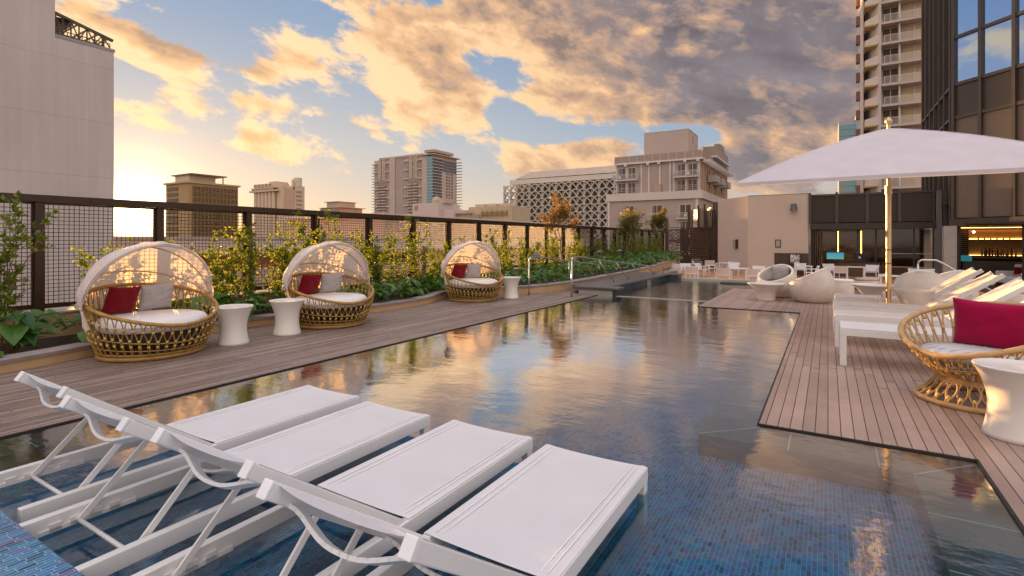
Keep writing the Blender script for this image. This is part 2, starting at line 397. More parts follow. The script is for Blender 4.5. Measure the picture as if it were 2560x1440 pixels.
# timber decking: boards along local Y
def m_deck(name, pitch, gap, tones, seam=2.4, gaptone=.03, rough=.55, grain=1.):
    m, t = newmat(name); co = t.pos(); x, y, z = t.xyz(co)
    bx = t.m('DIVIDE', x, pitch); bi = t.m('FLOOR', bx); fx = t.m('FRACT', bx)
    off = t.white(t.comb(bi, 3.3, 0))
    by = t.m('ADD', t.m('DIVIDE', y, seam), t.m('MULTIPLY', off, 1.0 if seam < 8 else .2)); sy = t.m('FRACT', by)
    rnd = t.white(t.comb(bi, t.m('FLOOR', by), 7.7))
    gx = t.m('MINIMUM', fx, t.m('SUBTRACT', 1., fx))
    groove = t.m('MINIMUM', t.mr(gx, gap*.5, gap*1.1, 0., 1.), t.mr(t.m('MINIMUM', sy, t.m('SUBTRACT', 1., sy)), .0005, .0016, 0., 1.))
    gr = t.noise(t.comb(t.m('MULTIPLY', x, 42.), t.m('MULTIPLY', y, 1.6), t.m('MULTIPLY', rnd, 60.)), 2.2, 6, .65)
    gr2 = t.noise(t.comb(t.m('MULTIPLY', x, 9.), t.m('MULTIPLY', y, 5.), rnd), 1.6, 4)
    f = t.m('ADD', t.m('MULTIPLY', rnd, .42 if seam < 5 else .30), t.m('ADD', t.m('MULTIPLY', gr, .42*grain), t.m('MULTIPLY', gr2, .28)))
    c = t.ramp(f, [(.22, tones[0]), (.52, tones[1]), (.85, tones[2])])
    blot = t.mr(t.noise(co, .9, 5, .65), .28, .72, .80, 1.12); cs = t.vm('SCALE', c, None); t.inp(cs.node.inputs[3], blot); c = cs
    c = t.mix(groove, (gaptone, gaptone*.75, gaptone*.65), c)
    h = t.m('ADD', groove, t.m('MULTIPLY', gr, .18))
    return done(t, bsdf(t, c, t.m('MULTIPLY', t.mr(gr2, .3, .7, rough*.8, rough*1.25), t.mr(t.noise(co, 1.3, 4), .35, .65, .8, 1.15)), normal=t.bump(h, .5, .006), spec=.45))
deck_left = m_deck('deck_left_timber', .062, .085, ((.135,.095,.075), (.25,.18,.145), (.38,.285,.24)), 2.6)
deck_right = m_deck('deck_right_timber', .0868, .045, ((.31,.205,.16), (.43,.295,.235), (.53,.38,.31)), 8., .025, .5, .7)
deck_far = m_deck('terrace_timber', .12, .03, ((.42,.19,.09), (.55,.27,.13), (.62,.33,.17)), 2.0, .2, .6)

# glass mosaic, strips along Y
def m_mosaic(name='glass_mosaic', deep=1., px=.024, py=.062):
    m, t = newmat(name); x, y, z = t.xyz(t.pos())
    nx, ny, nz = t.xyz(t.new('ShaderNodeNewGeometry').outputs['Normal'])
    flat = t.m('GREATER_THAN', t.m('ABSOLUTE', nz), .5)
    wx = t.m('GREATER_THAN', t.m('ABSOLUTE', nx), .5)
    # on walls the height takes the place of the hidden axis
    hx = t.m('ADD', t.m('MULTIPLY', x, t.m('SUBTRACT', 1., wx)), t.m('MULTIPLY', z, wx))
    hy = t.m('ADD', t.m('MULTIPLY', y, t.m('MAXIMUM', flat, wx)), t.m('MULTIPLY', z, t.m('SUBTRACT', 1., t.m('MAXIMUM', flat, wx))))
    cx = t.m('DIVIDE', hx, px); ci = t.m('FLOOR', cx); fx = t.m('FRACT', cx)
    cyv = t.m('ADD', t.m('DIVIDE', hy, py), t.m('MULTIPLY', t.white(t.comb(ci, 1.5, 2.5)), 1.)); yi = t.m('FLOOR', cyv); fy = t.m('FRACT', cyv)
    r1 = t.white(t.comb(ci, yi, 4.)); r2 = t.white(t.comb(ci, t.m('FLOOR', t.m('DIVIDE', cyv, 2.)), 9.))
    big = t.noise(t.pos(), .8, 3)
    f = t.m('ADD', t.m('MULTIPLY', r1, .75), t.m('MULTIPLY', r2, .25))
    d = deep
    c = t.ramp(f, [(.05, (.012*d,.030*d,.075*d)), (.25, (.016*d,.068*d,.135*d)), (.42, (.030*d,.125*d,.215*d)), (.58, (.035*d,.165*d,.30*d)), (.72, (.04*d,.10*d,.25*d)), (.84, (.085*d,.07*d,.20*d)), (.93, (.14*d,.06*d,.14*d)), (1, (.06*d,.21*d,.29*d))])
    c = t.mix(t.mr(big, .3, .7, 0., .22), c, (.02*d, .09*d, .13*d))
    gx = t.m('MINIMUM', fx, t.m('SUBTRACT', 1., fx)); gy = t.m('MINIMUM', fy, t.m('SUBTRACT', 1., fy))
    g = t.m('MINIMUM', t.mr(gx, .03, .09, 0., 1.), t.mr(gy, .012, .035, 0., 1.))
    c = t.mix(g, (.20*d, .29*d, .36*d), c)
    return done(t, bsdf(t, c, .22, normal=t.bump(g, .3, .003), spec=.6))
mosaic = m_mosaic('glass_mosaic', 1.25)
mosaic_dry = m_mosaic('glass_mosaic_dry', 1.7)
def m_stone(name, col, joints=1.15, wet=.3):
    m, t = newmat(name); co = t.pos(); x, y, z = t.xyz(co)
    n = t.noise(co, 2.4, 6, .65); n2 = t.noise(co, 60, 3)
    f = t.m('MULTIPLY', t.mr(n, .25, .75, .72, 1.25), t.mr(n2, .3, .7, .93, 1.07))
    c = t.vm('SCALE', col, None); t.inp(c.node.inputs[3], f)
    return done(t, bsdf(t, c, wet, normal=t.bump(n2, .1, .002), spec=.5))
coping_stone = m_stone('coping_stone', (.125,.105,.09))
coping_reflect = m_stone('coping_stone_reflect', (.13,.09,.062))  # same grey stone with the brown-gold reflection put into its colour
joint_grout = mat('joint_grout', (.62,.52,.45), .7)
cap_dark = m_stone('dark_cap_stone', (.10,.085,.082), wet=.4)
curb_stone = m_stone('curb_stone', (.27,.23,.215), wet=.65)
curb_face = mat('curb_face_render', (.52,.335,.18), .8, var=.12, vscale=4, bump=.25, bscale=60)
pale_conc = mat('pale_concrete', (.42,.40,.36), .6, var=.1, vscale=2.5, bump=.1)
beige_wall = mat('beige_render', (.55,.455,.38), .85, var=.05, vscale=.9, bump=.15, bscale=25, world=True)
soil = mat('soil', (.045,.028,.018), .95, var=.4, vscale=9, bump=.7, bscale=25)

def m_water():
    m, t = newmat('pool_water'); co = t.pos(); x, y, z = t.xyz(co)
    # long exposure water: soft, mostly sideways swell with a finer shiver, livelier in the far basin
    p = t.comb(t.m('MULTIPLY', x, 1.0), t.m('MULTIPLY', y, 1.5), 0)
    n1 = t.noise(p, 2.2, 3, .5); n2 = t.noise(p, 11, 3, .55); n3 = t.noise(p, 34, 2, .5)
    far = t.mr(y, 11.5, 14.5, 0., 1., True)
    h = t.m('ADD', t.m('MULTIPLY', n1, .42), t.m('ADD', t.m('MULTIPLY', n2, t.mr(far, 0., 1., .07, .42)), t.m('MULTIPLY', n3, t.mr(far, 0., 1., .014, .06))))
    b = t.bump(h, .5, .021)
    rough = t.mr(far, 0., 1., .075, .06)
    gl = t.new('ShaderNodeBsdfGlossy'); t.inp(gl.inputs['Color'], (1,1,1,1)); t.inp(gl.inputs['Roughness'], rough); t.l.new(b, gl.inputs['Normal'])
    tr = t.new('ShaderNodeBsdfTransparent'); t.inp(tr.inputs[0], (.60,.86,.92,1))
    fr = t.new('ShaderNodeFresnel'); fr.inputs[0].default_value = 1.36; t.l.new(b, fr.inputs['Normal'])
    mx = t.new('ShaderNodeMixShader'); t.l.new(t.m('MINIMUM', t.m('ADD', t.m('MULTIPLY', fr.outputs[0], 1.35), t.m('MULTIPLY', t.m('MULTIPLY', fr.outputs[0], fr.outputs[0]), 8.)), .86), mx.inputs[0]); t.l.new(tr.outputs[0], mx.inputs[1]); t.l.new(gl.outputs[0], mx.inputs[2])
    return done(t, mx.outputs[0])
water_mat = m_water()

def m_leaf(name, tones, trans=.4, rough=.4, ttone=1.8):
    m, t = newmat(name)
    isl = t.new('ShaderNodeNewGeometry').outputs['Random Per Island']
    oi = t.new('ShaderNodeObjectInfo').outputs['Random']
    n = t.noise(t.pos(), 3.0, 3)
    f = t.m('ADD', t.m('MULTIPLY', isl, .62), t.m('ADD', t.m('MULTIPLY', n, .42), t.m('MULTIPLY', oi, .12)))
    c = t.ramp(f, [(.15, tones[0]), (.5, tones[1]), (.95, tones[2])])
    a = bsdf(t, c, rough, spec=.45)
    tr = t.new('ShaderNodeBsdfTranslucent'); sc = t.vm('SCALE', c, ttone); t.l.new(t.vm('MULTIPLY', sc, (1.25, 1.0, .55)), tr.inputs[0])
    mx = t.new('ShaderNodeMixShader'); mx.inputs[0].default_value = trans; t.l.new(a, mx.inputs[1]); t.l.new(tr.outputs[0], mx.inputs[2])
    return done(t, mx.outputs[0])
leaf_shrub = m_leaf('leaf_shrub', ((.045,.090,.010), (.115,.185,.018), (.25,.29,.035)), .52)
leaf_broad = m_leaf('leaf_broad', ((.018,.065,.010), (.042,.135,.018), (.10,.21,.030)), .34, .32)
leaf_olive = m_leaf('leaf_olive', ((.05,.062,.012), (.11,.12,.022), (.21,.17,.03)), .4)
leaf_orange = m_leaf('leaf_orange', ((.09,.055,.018), (.16,.095,.026), (.20,.155,.036)), .4)
bark = mat('bark', (.17,.105,.06), .85, var=.3, vscale=8, bump=.5, bscale=40)
stem_mat = mat('stem', (.20,.125,.05), .75, var=.25, vscale=8)

def m_glass(name, tint, rough=.03, refl=1.5, base=None, gcol=(.92,.92,.94)):
    """architectural glass: tinted see-through with a mirror film"""
    m, t = newmat(name)
    nor = t.bump(t.noise(t.pos(), .7, 2), .06, .05)
    gl = t.new('ShaderNodeBsdfGlossy'); t.inp(gl.inputs['Roughness'], rough); t.inp(gl.inputs['Color'], (*gcol,1)); t.l.new(nor, gl.inputs['Normal'])
    fr = t.new('ShaderNodeFresnel'); fr.inputs[0].default_value = refl; t.l.new(nor, fr.inputs['Normal'])
    if base: under = bsdf(t, base, .4, spec=.3)
    else:
        tr = t.new('ShaderNodeBsdfTransparent'); t.inp(tr.inputs[0], (*tint, 1)); under = tr.outputs[0]
    mx = t.new('ShaderNodeMixShader'); t.l.new(fr.outputs[0], mx.inputs[0]); t.l.new(under, mx.inputs[1]); t.l.new(gl.outputs[0], mx.inputs[2])
    return done(t, mx.outputs[0])
glass_clear = m_glass('window_glass', (.55,.52,.48), refl=1.55)
glass_dark = m_glass('dark_window_glass', (.1,.1,.1), base=(.017,.010,.007), refl=1.35, gcol=(.55,.40,.31))
glass_mirror = m_glass('mirror_glass', (.1,.1,.1), base=(.012,.022,.045), refl=2.9, gcol=(.42,.56,.80))
glass_teal = m_glass('teal_glass', (.1,.1,.1), base=(.07,.22,.27), refl=1.7)
glass_room = m_glass('room_glass', (.1,.1,.1), base=(.07,.062,.058), refl=1.5)
def emit(name, col, s):
    m, t = newmat(name); e = t.new('ShaderNodeEmission'); t.inp(e.inputs[0], (*col, 1)); e.inputs[1].default_value = s
    return done(t, e.outputs[0])
# ------------------------------------------------------------------ ground, terrace, pool
g = MB(); g.box(-2500, 2500, -2500, 3500, -31, -30); struct(g, 'ground', mat('city_ground', (.16,.14,.12), .9, var=.3, vscale=.02))
g = MB(); g.box(-10.6, 40, -8, 60, -30, -1.4); struct(g, 'podium', mat('podium_concrete', (.3,.26,.22), .9))
g = MB(); g.box(-12, 12, 17.9, 45, -1.0, -.6); struct(g, 'dining_terrace', deck_far)
DR = [(-.48,4.70),(.88,4.70),(.88,-3),(9,-3),(9,17.45),(-2.52,17.45),(-2.52,12.3),(-.48,12.3)]
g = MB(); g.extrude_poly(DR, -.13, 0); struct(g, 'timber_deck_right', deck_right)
g = MB(); g.extrude_poly([(x, y) for x, y in DR], -1.39, -.134); struct(g, 'deck_base', mat('deck_base', (.03,.026,.024), .9))
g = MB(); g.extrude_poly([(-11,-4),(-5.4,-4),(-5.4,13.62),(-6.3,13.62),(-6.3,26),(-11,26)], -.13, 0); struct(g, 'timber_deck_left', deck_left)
g = MB(); g.extrude_poly([(-10.55,-4),(-5.42,-4),(-5.42,13.6),(-6.3,13.6),(-6.3,26),(-10.55,26)], -1.39, -.134); struct(g, 'deck_base', MATS['deck_base'])
# black strip painted in for the shadow gap along both deck edges
g = MB()
for a, b in (((-5.4,-4),(-5.4,13.4)), ((-.48,4.7),(-.48,12.3)), ((-.48,4.7),(.88,4.7)), ((.88,4.7),(.88,-3)), ((-2.52,12.3),(-.48,12.3)), ((-2.52,12.3),(-2.52,17.4))):
    A = Vector((*a, -.02)); B = Vector((*b, -.02)); g.bar(A, B, .034, .036)
struct(g, 'shadow_gap_strip', mat('shadow_gap_black', (.012,.010,.009), .6))
# pool shell
g = MB(); g.box(-5.4, .88, -3, 5.6, -.7, -.20); struct(g, 'pool_shelf', mosaic)
g = MB(); g.box(-6.0, .88, 5.6, 21.0, -1.35, -1.1); struct(g, 'pool_floor', mosaic)
for i, (x0,x1,y0,y1) in enumerate(((-5.4,-5.0,-3,13.44), (.48,.88,-3,4.28), (-.88,.88,4.30,4.70), (-.88,-.48,4.70,12.3), (-2.52,-.88,11.9,12.3), (-2.92,-2.52,11.9,17.5))):
    g = MB(); g.box(x0, x1, y0, y1, -.9, -.036); struct(g, 'pool_coping', coping_reflect if i == 0 else coping_stone)
g = MB()
def joint(a, b): g.bar(Vector((*a, -.0345)), Vector((*b, -.0345)), .009, .004)
joint((-.48,4.70), (-.88,4.30)); joint((.88,4.70), (.48,4.28)); joint((-.48,12.3), (-.88,11.9))
for x in (-.25,.30): joint((x,4.30), (x,4.70))
for y in (3.72, 3.12, 2.5, 1.9): joint((.48,y), (.88,y))
y = 5.25
while y < 11.8: joint((-.88,y), (-.48,y)); y += .62
y = -1
while y < 13.2: joint((-5.4,y), (-5.0,y)); y += .62
for x in (-2.1,-1.5): joint((x,11.9), (x,12.3))
struct(g, 'coping_joints', joint_grout)
g = MB(); g.quad((-6.0,-3,-.014), (.9,-3,-.014), (.9,20.9,-.014), (-6.0,20.9,-.014)); struct(g, 'pool_water', water_mat)
# tiled bench at the near end
g = MB(); g.box(-5.4, .48, -3, .92, -.6, .13)
b = thing('tiled_bench', 'raised bench clad in blue glass mosaic at the near end of the pool', 'bench', (-2.4,-1,0))
g.build('mosaic_cladding', mosaic_dry, b, bevel=.012).location = (2.4,1,0)
# flush divider between pool and far basin
g = MB(); g.box(-4.86,-2.53,13.40,13.425,-.06,-.008); g.box(-4.86,-2.53,13.53,13.55,-.06,-.008)
struct(g, 'basin_divider', mat('divider_trim', (.55,.52,.48), .4))
# raised basin kerb at the far left
k = thing('basin_kerb', 'raised dark kerb around the far basin under the metal handrails', 'kerb', (-5.5,13.6,0))
def kid(mb, name, mt, root, **kw):
    o = mb.build(name, mt, root, **kw); o.location = -Vector(root.location); return o
g = MB(); g.box(-5.97,-4.985,13.45,13.84,-.3,.14); kid(g, 'front_face', pale_conc, k)
g = MB(); g.box(-4.98,-4.87,13.44,13.85,-.9,.14); g.box(-5.78,-5.25,13.86,20.6,-1.1,.14); g.box(-5.25,-4.85,20.15,20.6,-1.1,.14); kid(g, 'tile_face', mat('dark_tile', (.035,.05,.06), .2, var=.3, vscale=12, bump=.1), k)
g = MB(); g.box(-6.12,-4.80,13.38,13.94,.142,.205); g.box(-6.42,-5.20,13.944,20.12,.143,.202); g.box(-6.42,-4.80,20.124,20.68,.142,.204); kid(g, 'coping', cap_dark, k, bevel=.012)
m = thing('depth_marker', 'small pale depth marker tile on the dark inner wall of the far basin', 'sign', (-5.245,17.7,.06))
g = MB(); g.box(0,.012,-.19,.19,-.075,.07); g.build('tile', pale_conc, m)
g = MB()
for yy in (-.11,-.02,.0,.09): g.box(.012,.015,yy,yy+.025,-.05,.045)
g.box(.012,.015,.02,.13,.03,.045); g.build('marking', dark_metal, m)
lw = thing('weir_wall', 'long pale ledge closing the far basin before the dining terrace', 'ledge', (-3,20.6,0))
g = MB(); g.box(-4.84,2.0,20.45,20.75,-1.2,.05); kid(g, 'wall', pale_conc, lw, bevel=.01)
g = MB(); g.box(-4.84,2.0,20.755,21.2,-1.2,.012); kid(g, 'gutter', mat('gutter_stone', (.30,.29,.24), .5), lw, bevel=.01)
lw = thing('low_deck_wall', 'low rendered wall with dark cap at the back of the right deck', 'wall', (-1.5,17.6,0))
g = MB(); g.box(-2.88,1.4,17.5,17.82,-1.2,.105); kid(g, 'wall', pale_conc, lw)
g = MB(); g.box(-2.93,1.45,17.46,17.86,.107,.165); kid(g, 'cap', mat('cap_brown', (.075,.05,.04), .5), lw, bevel=.008)

# ------------------------------------------------------------------ planter bed along the fence
CURB = [(-7.9,-4),(-7.88,-1),(-7.9,1),(-7.95,2.1),(-8.16,3.0),(-8.42,3.9),(-8.52,4.7),(-8.50,5.5),(-8.36,6.3),(-8.10,7.3),(-8.0,8.4),(-8.05,9.4),(-8.3,10.2),(-8.32,11.0),(-7.9,11.8),(-7.1,12.7),(-6.66,14.0),(-6.46,15.6),(-6.45,18.3),(-6.66,21.5),(-6.95,24.4),(-7.3,27),(-7.8,32)]
def spline(pts, k=8):
    out = []; P = [Vector((*p, 0)) for p in pts]
    for i in range(len(P)-1):
        p0 = P[max(i-1,0)]; p1 = P[i]; p2 = P[i+1]; p3 = P[min(i+2,len(P)-1)]
        for j in range(k):
            u = j/k
            out.append(.5*((2*p1)+(p2-p0)*u+(2*p0-5*p1+4*p2-p3)*u*u+(3*p1-p0-3*p2+p3)*u**3))
    return out + [P[-1]]
CS = spline(CURB)
def curb_h(y): return .16 + max(0, min(1, (y-9)/8))*.15
def sweep(sec):     # sec(y) -> list of (offset towards the bed, z)
    g = MB(); n = len(sec(0)); 
    for i, p in enumerate(CS):
        d = (CS[min(i+1,len(CS)-1)] - CS[max(i-1,0)]).normalized(); nrm = Vector((-d.y, d.x, 0))
        for (o, z) in sec(p.y): q = p + nrm*o; g.v.append((q.x, q.y, z))
    for i in range(len(CS)-1):
        for k in range(n-1): g.f.append((i*n+k, (i+1)*n+k, (i+1)*n+k+1, i*n+k+1))
    return g
pc = thing('planter_kerb', 'curving rendered planter kerb with grey stone cap along the left deck', 'planter', (-7.5,6,0))
g = sweep(lambda y: [(0,-.01),(0,curb_h(y)-.05)]); kid(g, 'rendered_face', curb_face, pc, smooth=True)
g = sweep(lambda y: [(0,curb_h(y)-.05),(-.025,curb_h(y)-.05),(-.03,curb_h(y)-.008),(-.015,curb_h(y)),(.24,curb_h(y)),(.25,curb_h(y)-.1)]); kid(g, 'stone_cap', curb_stone, pc, smooth=True, angle=40)
g = MB()
for i in range(len(CS)-1):
    a, b = CS[i], CS[i+1]
    g.quad((a.x-.1,a.y,.06), (b.x-.1,b.y,.06), (-10.3,b.y,.05), (-10.3,a.y,.05))
struct(g, 'soil', soil)
FX = -10.05
pw = thing('fence_plinth', 'low tan plinth with pale coping carrying the mesh fence', 'wall', (FX,10,0))
g = MB(); g.box(FX-.25, FX+.16, -4, 40, -1.2, .40); kid(g, 'wall', curb_face, pw)
g = MB(); g.box(FX-.27, FX+.20, -4, 40, .402, .435); kid(g, 'coping', mat('plinth_cap', (.48,.43,.38), .6), pw, bevel=.006)

# ------------------------------------------------------------------ mesh fence
fz = thing('mesh_fence', 'long brown steel fence of woven wire panels between flat posts', 'fence', (FX, 0, 0))
PY0, PP = -1.93, 1.634
NP = 25
g = MB(); g.box(-.10,.10,PY0-.2,PY0+PP*(NP-1)+.1,2.06,2.17); g.build('top_rail', fence_metal, fz, bevel=.006)
p0 = None
for i in range(NP):
    y = PY0 + PP*i
    if p0 is None:
        g = MB(); g.box(-.085,-.006,-.055,.055,.436,2.058); g.box(.006,.085,-.055,.055,.436,2.058); g.box(-.006,.006,-.045,.045,.436,2.058)
        p0 = g.build('post', fence_metal, fz, bevel=.004)
        o = p0
    else:
        o = p0.copy(); COL.objects.link(o); o.parent = fz
    o.location = (0, y, 0)
g = MB(); L = PP - .112
nv = 24
for i in range(1, nv):
    y = L*i/nv; g.tube([(.006,y,.54),(-.006,y,1.3),(.006,y,2.03)], .0046, 4, caps=False)
nh = 25
for i in range(1, nh):
    z = .54 + 1.49*i/nh; g.tube([(0,0,z),(0,L,z)], .0046, 4, caps=False)
me0 = None
for i in range(NP-1):
    y = PY0 + PP*i + .056
    if me0 is None: me0 = g.build('mesh_panel', wire_metal, fz); o = me0
    else: o = me0.copy(); COL.objects.link(o); o.parent = fz
    o.location = (0, y, 0)
    if i == 0:
        h = MB(); h.box(-.02,.02,0,L,.475,.545); h.box(-.018,.018,0,L,2.03,2.056); h.box(-.018,.018,0,.022,.545,2.03); h.box(-.018,.018,L-.022,L,.545,2.03)
        fr0 = h.build('panel_frame', fence_metal, fz); f = fr0
    else: f = fr0.copy(); COL.objects.link(f); f.parent = fz
    f.location = (0, y, 0)

# ------------------------------------------------------------------ handrails into the basin
def rail(name, label, paths, loc, r=.021, cat='handrail'):
    t_ = thing(name, label, cat, loc)
    for nm, pts, rr in paths:
        g = MB(); g.tube(pts, rr, 8); o = g.build(nm, steel, t_, smooth=True); o.location = -Vector(loc)
    return t_
X1 = -6.95
rail('handrail', 'metal handrail beside the planter, farther from the pool', [
    ('post', [(X1,12.35,0),(X1,12.35,.94)], .024),
    ('rail', [(X1,12.35,.9),(X1,12.36,.98),(X1,12.44,1.02),(X1,12.9,1.02),(X1,14.2,.90),(X1,19.6,.42),(X1,20.3,.38),(X1,20.5,.40),(X1,20.6,.36),(X1,20.6,.02)], .021),
    ('brace', [(X1,14.9,.84),(X1-.02,15.0,.24)], .016), ('brace', [(X1,17.4,.61),(X1-.02,17.5,.24)], .016)], (X1,12.35,0))
X2 = -5.72
rail('handrail', 'metal handrail on the dark basin kerb, nearer the pool', [
    ('post', [(X2-.05,12.55,0),(X2-.05,12.55,.94)], .027),
    ('rail', [(X2-.05,12.55,.9),(X2-.05,12.56,.99),(X2-.05,12.66,1.03),(X2,13.2,1.03),(X2,14.0,.94),(X2,20.2,.46),(X2,21.0,.42),(X2,21.2,.45),(X2,21.3,.40),(X2,21.3,.05)], .022),
    ('brace', [(X2,14.35,.90),(X2+.06,14.8,.5),(X2+.08,15.45,.2)], .014), ('brace', [(X2,15.75,.80),(X2+.06,16.2,.45),(X2+.08,16.85,.2)], .014),
    ('brace', [(X2,17.3,.68),(X2+.06,17.7,.42),(X2+.08,18.3,.2)], .014), ('brace', [(X2,18.9,.56),(X2+.06,19.3,.38),(X2+.08,19.8,.2)], .014)], (X2,12.55,0))
rail('handrail', 'bent metal handrail down the steps behind the round lounge chairs', [
    ('post', [(2.08,17.7,0),(2.08,17.7,.86)], .026),
    ('rail', [(2.08,17.7,.8),(2.09,17.7,.92),(2.16,17.7,.96),(2.46,17.7,.96),(2.6,17.7,.88),(3.1,17.7,.52),(3.9,17.7,-.02)], .026),
    ('post', [(3.8,17.7,-.6),(3.8,17.7,.05)], .02)], (2.08,17.7,0))
# ------------------------------------------------------------------ sun loungers
LW, LL, LH = .69, 2.25, .447
HINGE, BACK, BANG = 1.27, .98, math.radians(36)
def back_pt(x, s, off=0, ang=BANG):        # s along the back from the hinge, off above its plane
    return Vector((x, -HINGE - s*math.cos(ang) + off*math.sin(ang)*1.0, LH-.035 + s*math.sin(ang) + off*math.cos(ang)))
def make_lounger(name, label, group, ang=BANG, foot=0.):
    r = thing(name, label, 'sun lounger', (0,0,0), 0, group)
    hw = LW/2
    for sx in (-1, 1):
        g = MB(); x = sx*(hw-.0225); g.box(x-.0225, x+.0225, -LL, 0, LH-.085, LH-.005); g.build('side_rail', white_paint, r, bevel=.004)
    for (y0, y1, z1) in ((-.048,-.003,LH-.018), (-HINGE-.02,-HINGE+.02,LH-.045)):
        g = MB(); g.box(-hw+.046, hw-.046, y0, y1, LH-.083, z1); g.build('cross_rail', white_paint, r, bevel=.004)
    for sx in (-1, 1):
        for y in (-.036, -LL+.036):
            g = MB(); x = sx*(hw-.026); g.box(x-.024, x+.024, y-.034, y+.034, foot, LH-.086); g.build('leg', white_paint, r, bevel=.004)
    def seat(u, v):
        x = (u-.5)*2; a = abs(x)
        z = LH + .004 - .022*(1-a**2.5)*math.sin(PI*min(1, max(0, (v*.9+.08))))**.5
        if a > .93: z = LH + .0045 - (a-.93)*.05
        return (x*(hw-.004), -.012 - v*(HINGE-.03), z)
    g = MB(); g.grid(seat, 30, 14); s = g.build('seat_sling', sling, r, smooth=True)
    g = MB()
    for sx in (-1, 1):
        for q in (.052, .085): g.bar((sx*(hw-q), -.03, LH+.0052-.0035*(q>.06)), (sx*(hw-q), -HINGE+.05, LH+.0052-.0035*(q>.06)), .005, .0035)
    g.build('seam', mat('seam_thread', (.86,.85,.86), .5), s)
    for sx in (-1, 1):
        g = MB(); x = sx*(hw-.030)
        g.bar(back_pt(x, 0, 0, ang), back_pt(x, BACK, 0, ang), .042, .058, up=back_pt(x,0,1,ang)-back_pt(x,0,0,ang))
        o = g.build('back_rail', white_paint, r, bevel=.005)
        g = MB(); g.bar(back_pt(x, BACK+.001, 0, ang), back_pt(x, BACK+.016, 0, ang), .046, .062, up=back_pt(x,0,1,ang)-back_pt(x,0,0,ang)); g.build('end_cap', mat('cap_plastic', (.84,.84,.85), .4), o, bevel=.004)
    def bs(u, v):
        x = (u-.5)*2; a = abs(x)
        return back_pt(x*(hw-.012), .01 + v*(BACK-.03), .031 - .028*(1-a**2.5), ang)
    g = MB(); g.grid(bs, 24, 10); g.build('back_sling', sling, r, smooth=True)
    # two bowed cross bands under the back
    for s0, dp in ((BACK-.12, .065), (.30, .055)):
        g = MB(); P = []
        for i in range(17):
            u = i/16*2-1; P.append(back_pt(u*(hw-.05), s0, -.022 - dp*(.5+.5*math.cos(PI*abs(u)**1.25)), ang))
        a = (back_pt(0,1,0,ang)-back_pt(0,0,0,ang)).normalized()
        for i in range(16):
            d = (P[i+1]-P[i]).normalized(); n = d.cross(a).normalized()
            g.bar(P[i]-d*.003, P[i+1]+d*.003, .042, .014, up=n)
        g.build('back_bow', white_paint, r)
    top = [back_pt(sx*(hw-.075), .52, -.03, ang) for sx in (-1, 1)]
    by = -HINGE - .52*math.cos(ang) - .33
    for sx, p in zip((-1, 1), top):
        g = MB(); q = Vector((sx*(hw-.062), by, LH-.07)); g.bar(p, q, .012, .030); g.tube([p+Vector((-.014,0,0)), p+Vector((.014,0,0))], .009, 8)
        g.build('prop_strut', white_paint, r)
        g = MB(); x = sx*(hw-.050)
        for k in range(4): g.box(x-.006, x+.006, by-.12+.085*k, by-.07+.085*k, LH-.084, LH-.045)
        g.box(x-.006, x+.006, by-.16, by+.26, LH-.086, LH-.066); g.build('notch_plate', white_paint, r)
    g = MB(); g.tube([(-hw+.06, by, LH-.07), (hw-.06, by, LH-.07)], .011, 8); g.build('prop_bar', white_paint, r, smooth=True)
    return r
GF = 'white sling loungers standing in the shallow end of the pool'
wet = [(-1.275, 3.12, 'nearest white sling lounger in the pool, lowest in the photo, its legs under water'),
       (-2.10, 3.175, 'second white lounger in the pool counted from the nearest one'),
       (-3.01, 3.16, 'third white lounger in the pool, second from the left deck'),
       (-3.86, 3.22, 'farthest white lounger in the pool, beside the left timber deck')]
l0 = make_lounger('sun_lounger', wet[0][2], GF, foot=.112)
l0.location = (wet[0][0], wet[0][1], -.317)
for x, y, lb in wet[1:]: dup(l0, (x, y, -.317), 0, lb, GF)
GD = 'white sling loungers on the right timber deck'
dry = [(.12, 7.70, 'white lounger on the right deck nearest the camera, partly behind the rattan chair'),
       (.08, 8.95, 'second white lounger on the right deck, just behind the nearest one'),
       (.07, 10.30, 'third white lounger on the right deck, directly in front of the parasol pole'),
       (.11, 11.72, 'farthest white lounger on the right deck, behind the parasol pole')]
l1 = make_lounger('sun_lounger', dry[0][2], GD); l1.location = (dry[0][0], dry[0][1], 0); l1.rotation_euler = (0, 0, PI/2)
for x, y, lb in dry[1:]: dup(l1, (x, y, 0), PI/2, lb, GD)

# ------------------------------------------------------------------ lathe furniture
def hour_table(name, label, loc, h=.545, rt=.262, rb=.212, rw=.175, group=None):
    r = thing(name, label, 'side table', loc, 0, group)
    P = []
    for i in range(19):
        u = i/18; z = u*(h-.02)
        rr = rw + (rb-rw)*max(0, (1-u/.42))**1.7 if u < .42 else rw + (rt-rw)*((u-.42)/.58)**2.1
        P.append((rr, z))
    g = MB(); g.lathe([(rb-.012,0)] + [(p[0], p[1]+.004) for p in P], 56, capt=False); g.build('body', resin_white, r, smooth=True)
    g = MB(); g.lathe([(rt-.004,h-.020),(rt+.004,h-.012),(rt+.004,h-.004),(rt,h),(rt-.018,h+.001),(rt-.026,h-.004),(.001,h-.005)], 56, capb=False, capt=False); g.build('top', resin_white, r, smooth=True, angle=50)
    return r
GT = 'waisted white side tables'
t1 = hour_table('side_table', 'waisted white side table just right of the nearest canopy daybed', (-7.36,4.36,0), group=GT)
dup(t1, (-7.38,5.25,0), .4, 'waisted white side table just left of the middle canopy daybed')
dup(t1, (-6.98,11.45,0), .9, 'waisted white side table beside the farthest canopy daybed')
dup(t1, (1.235,5.38,0), 1.9, 'large-looking waisted white table cut by the right edge, in front of the rattan chair')
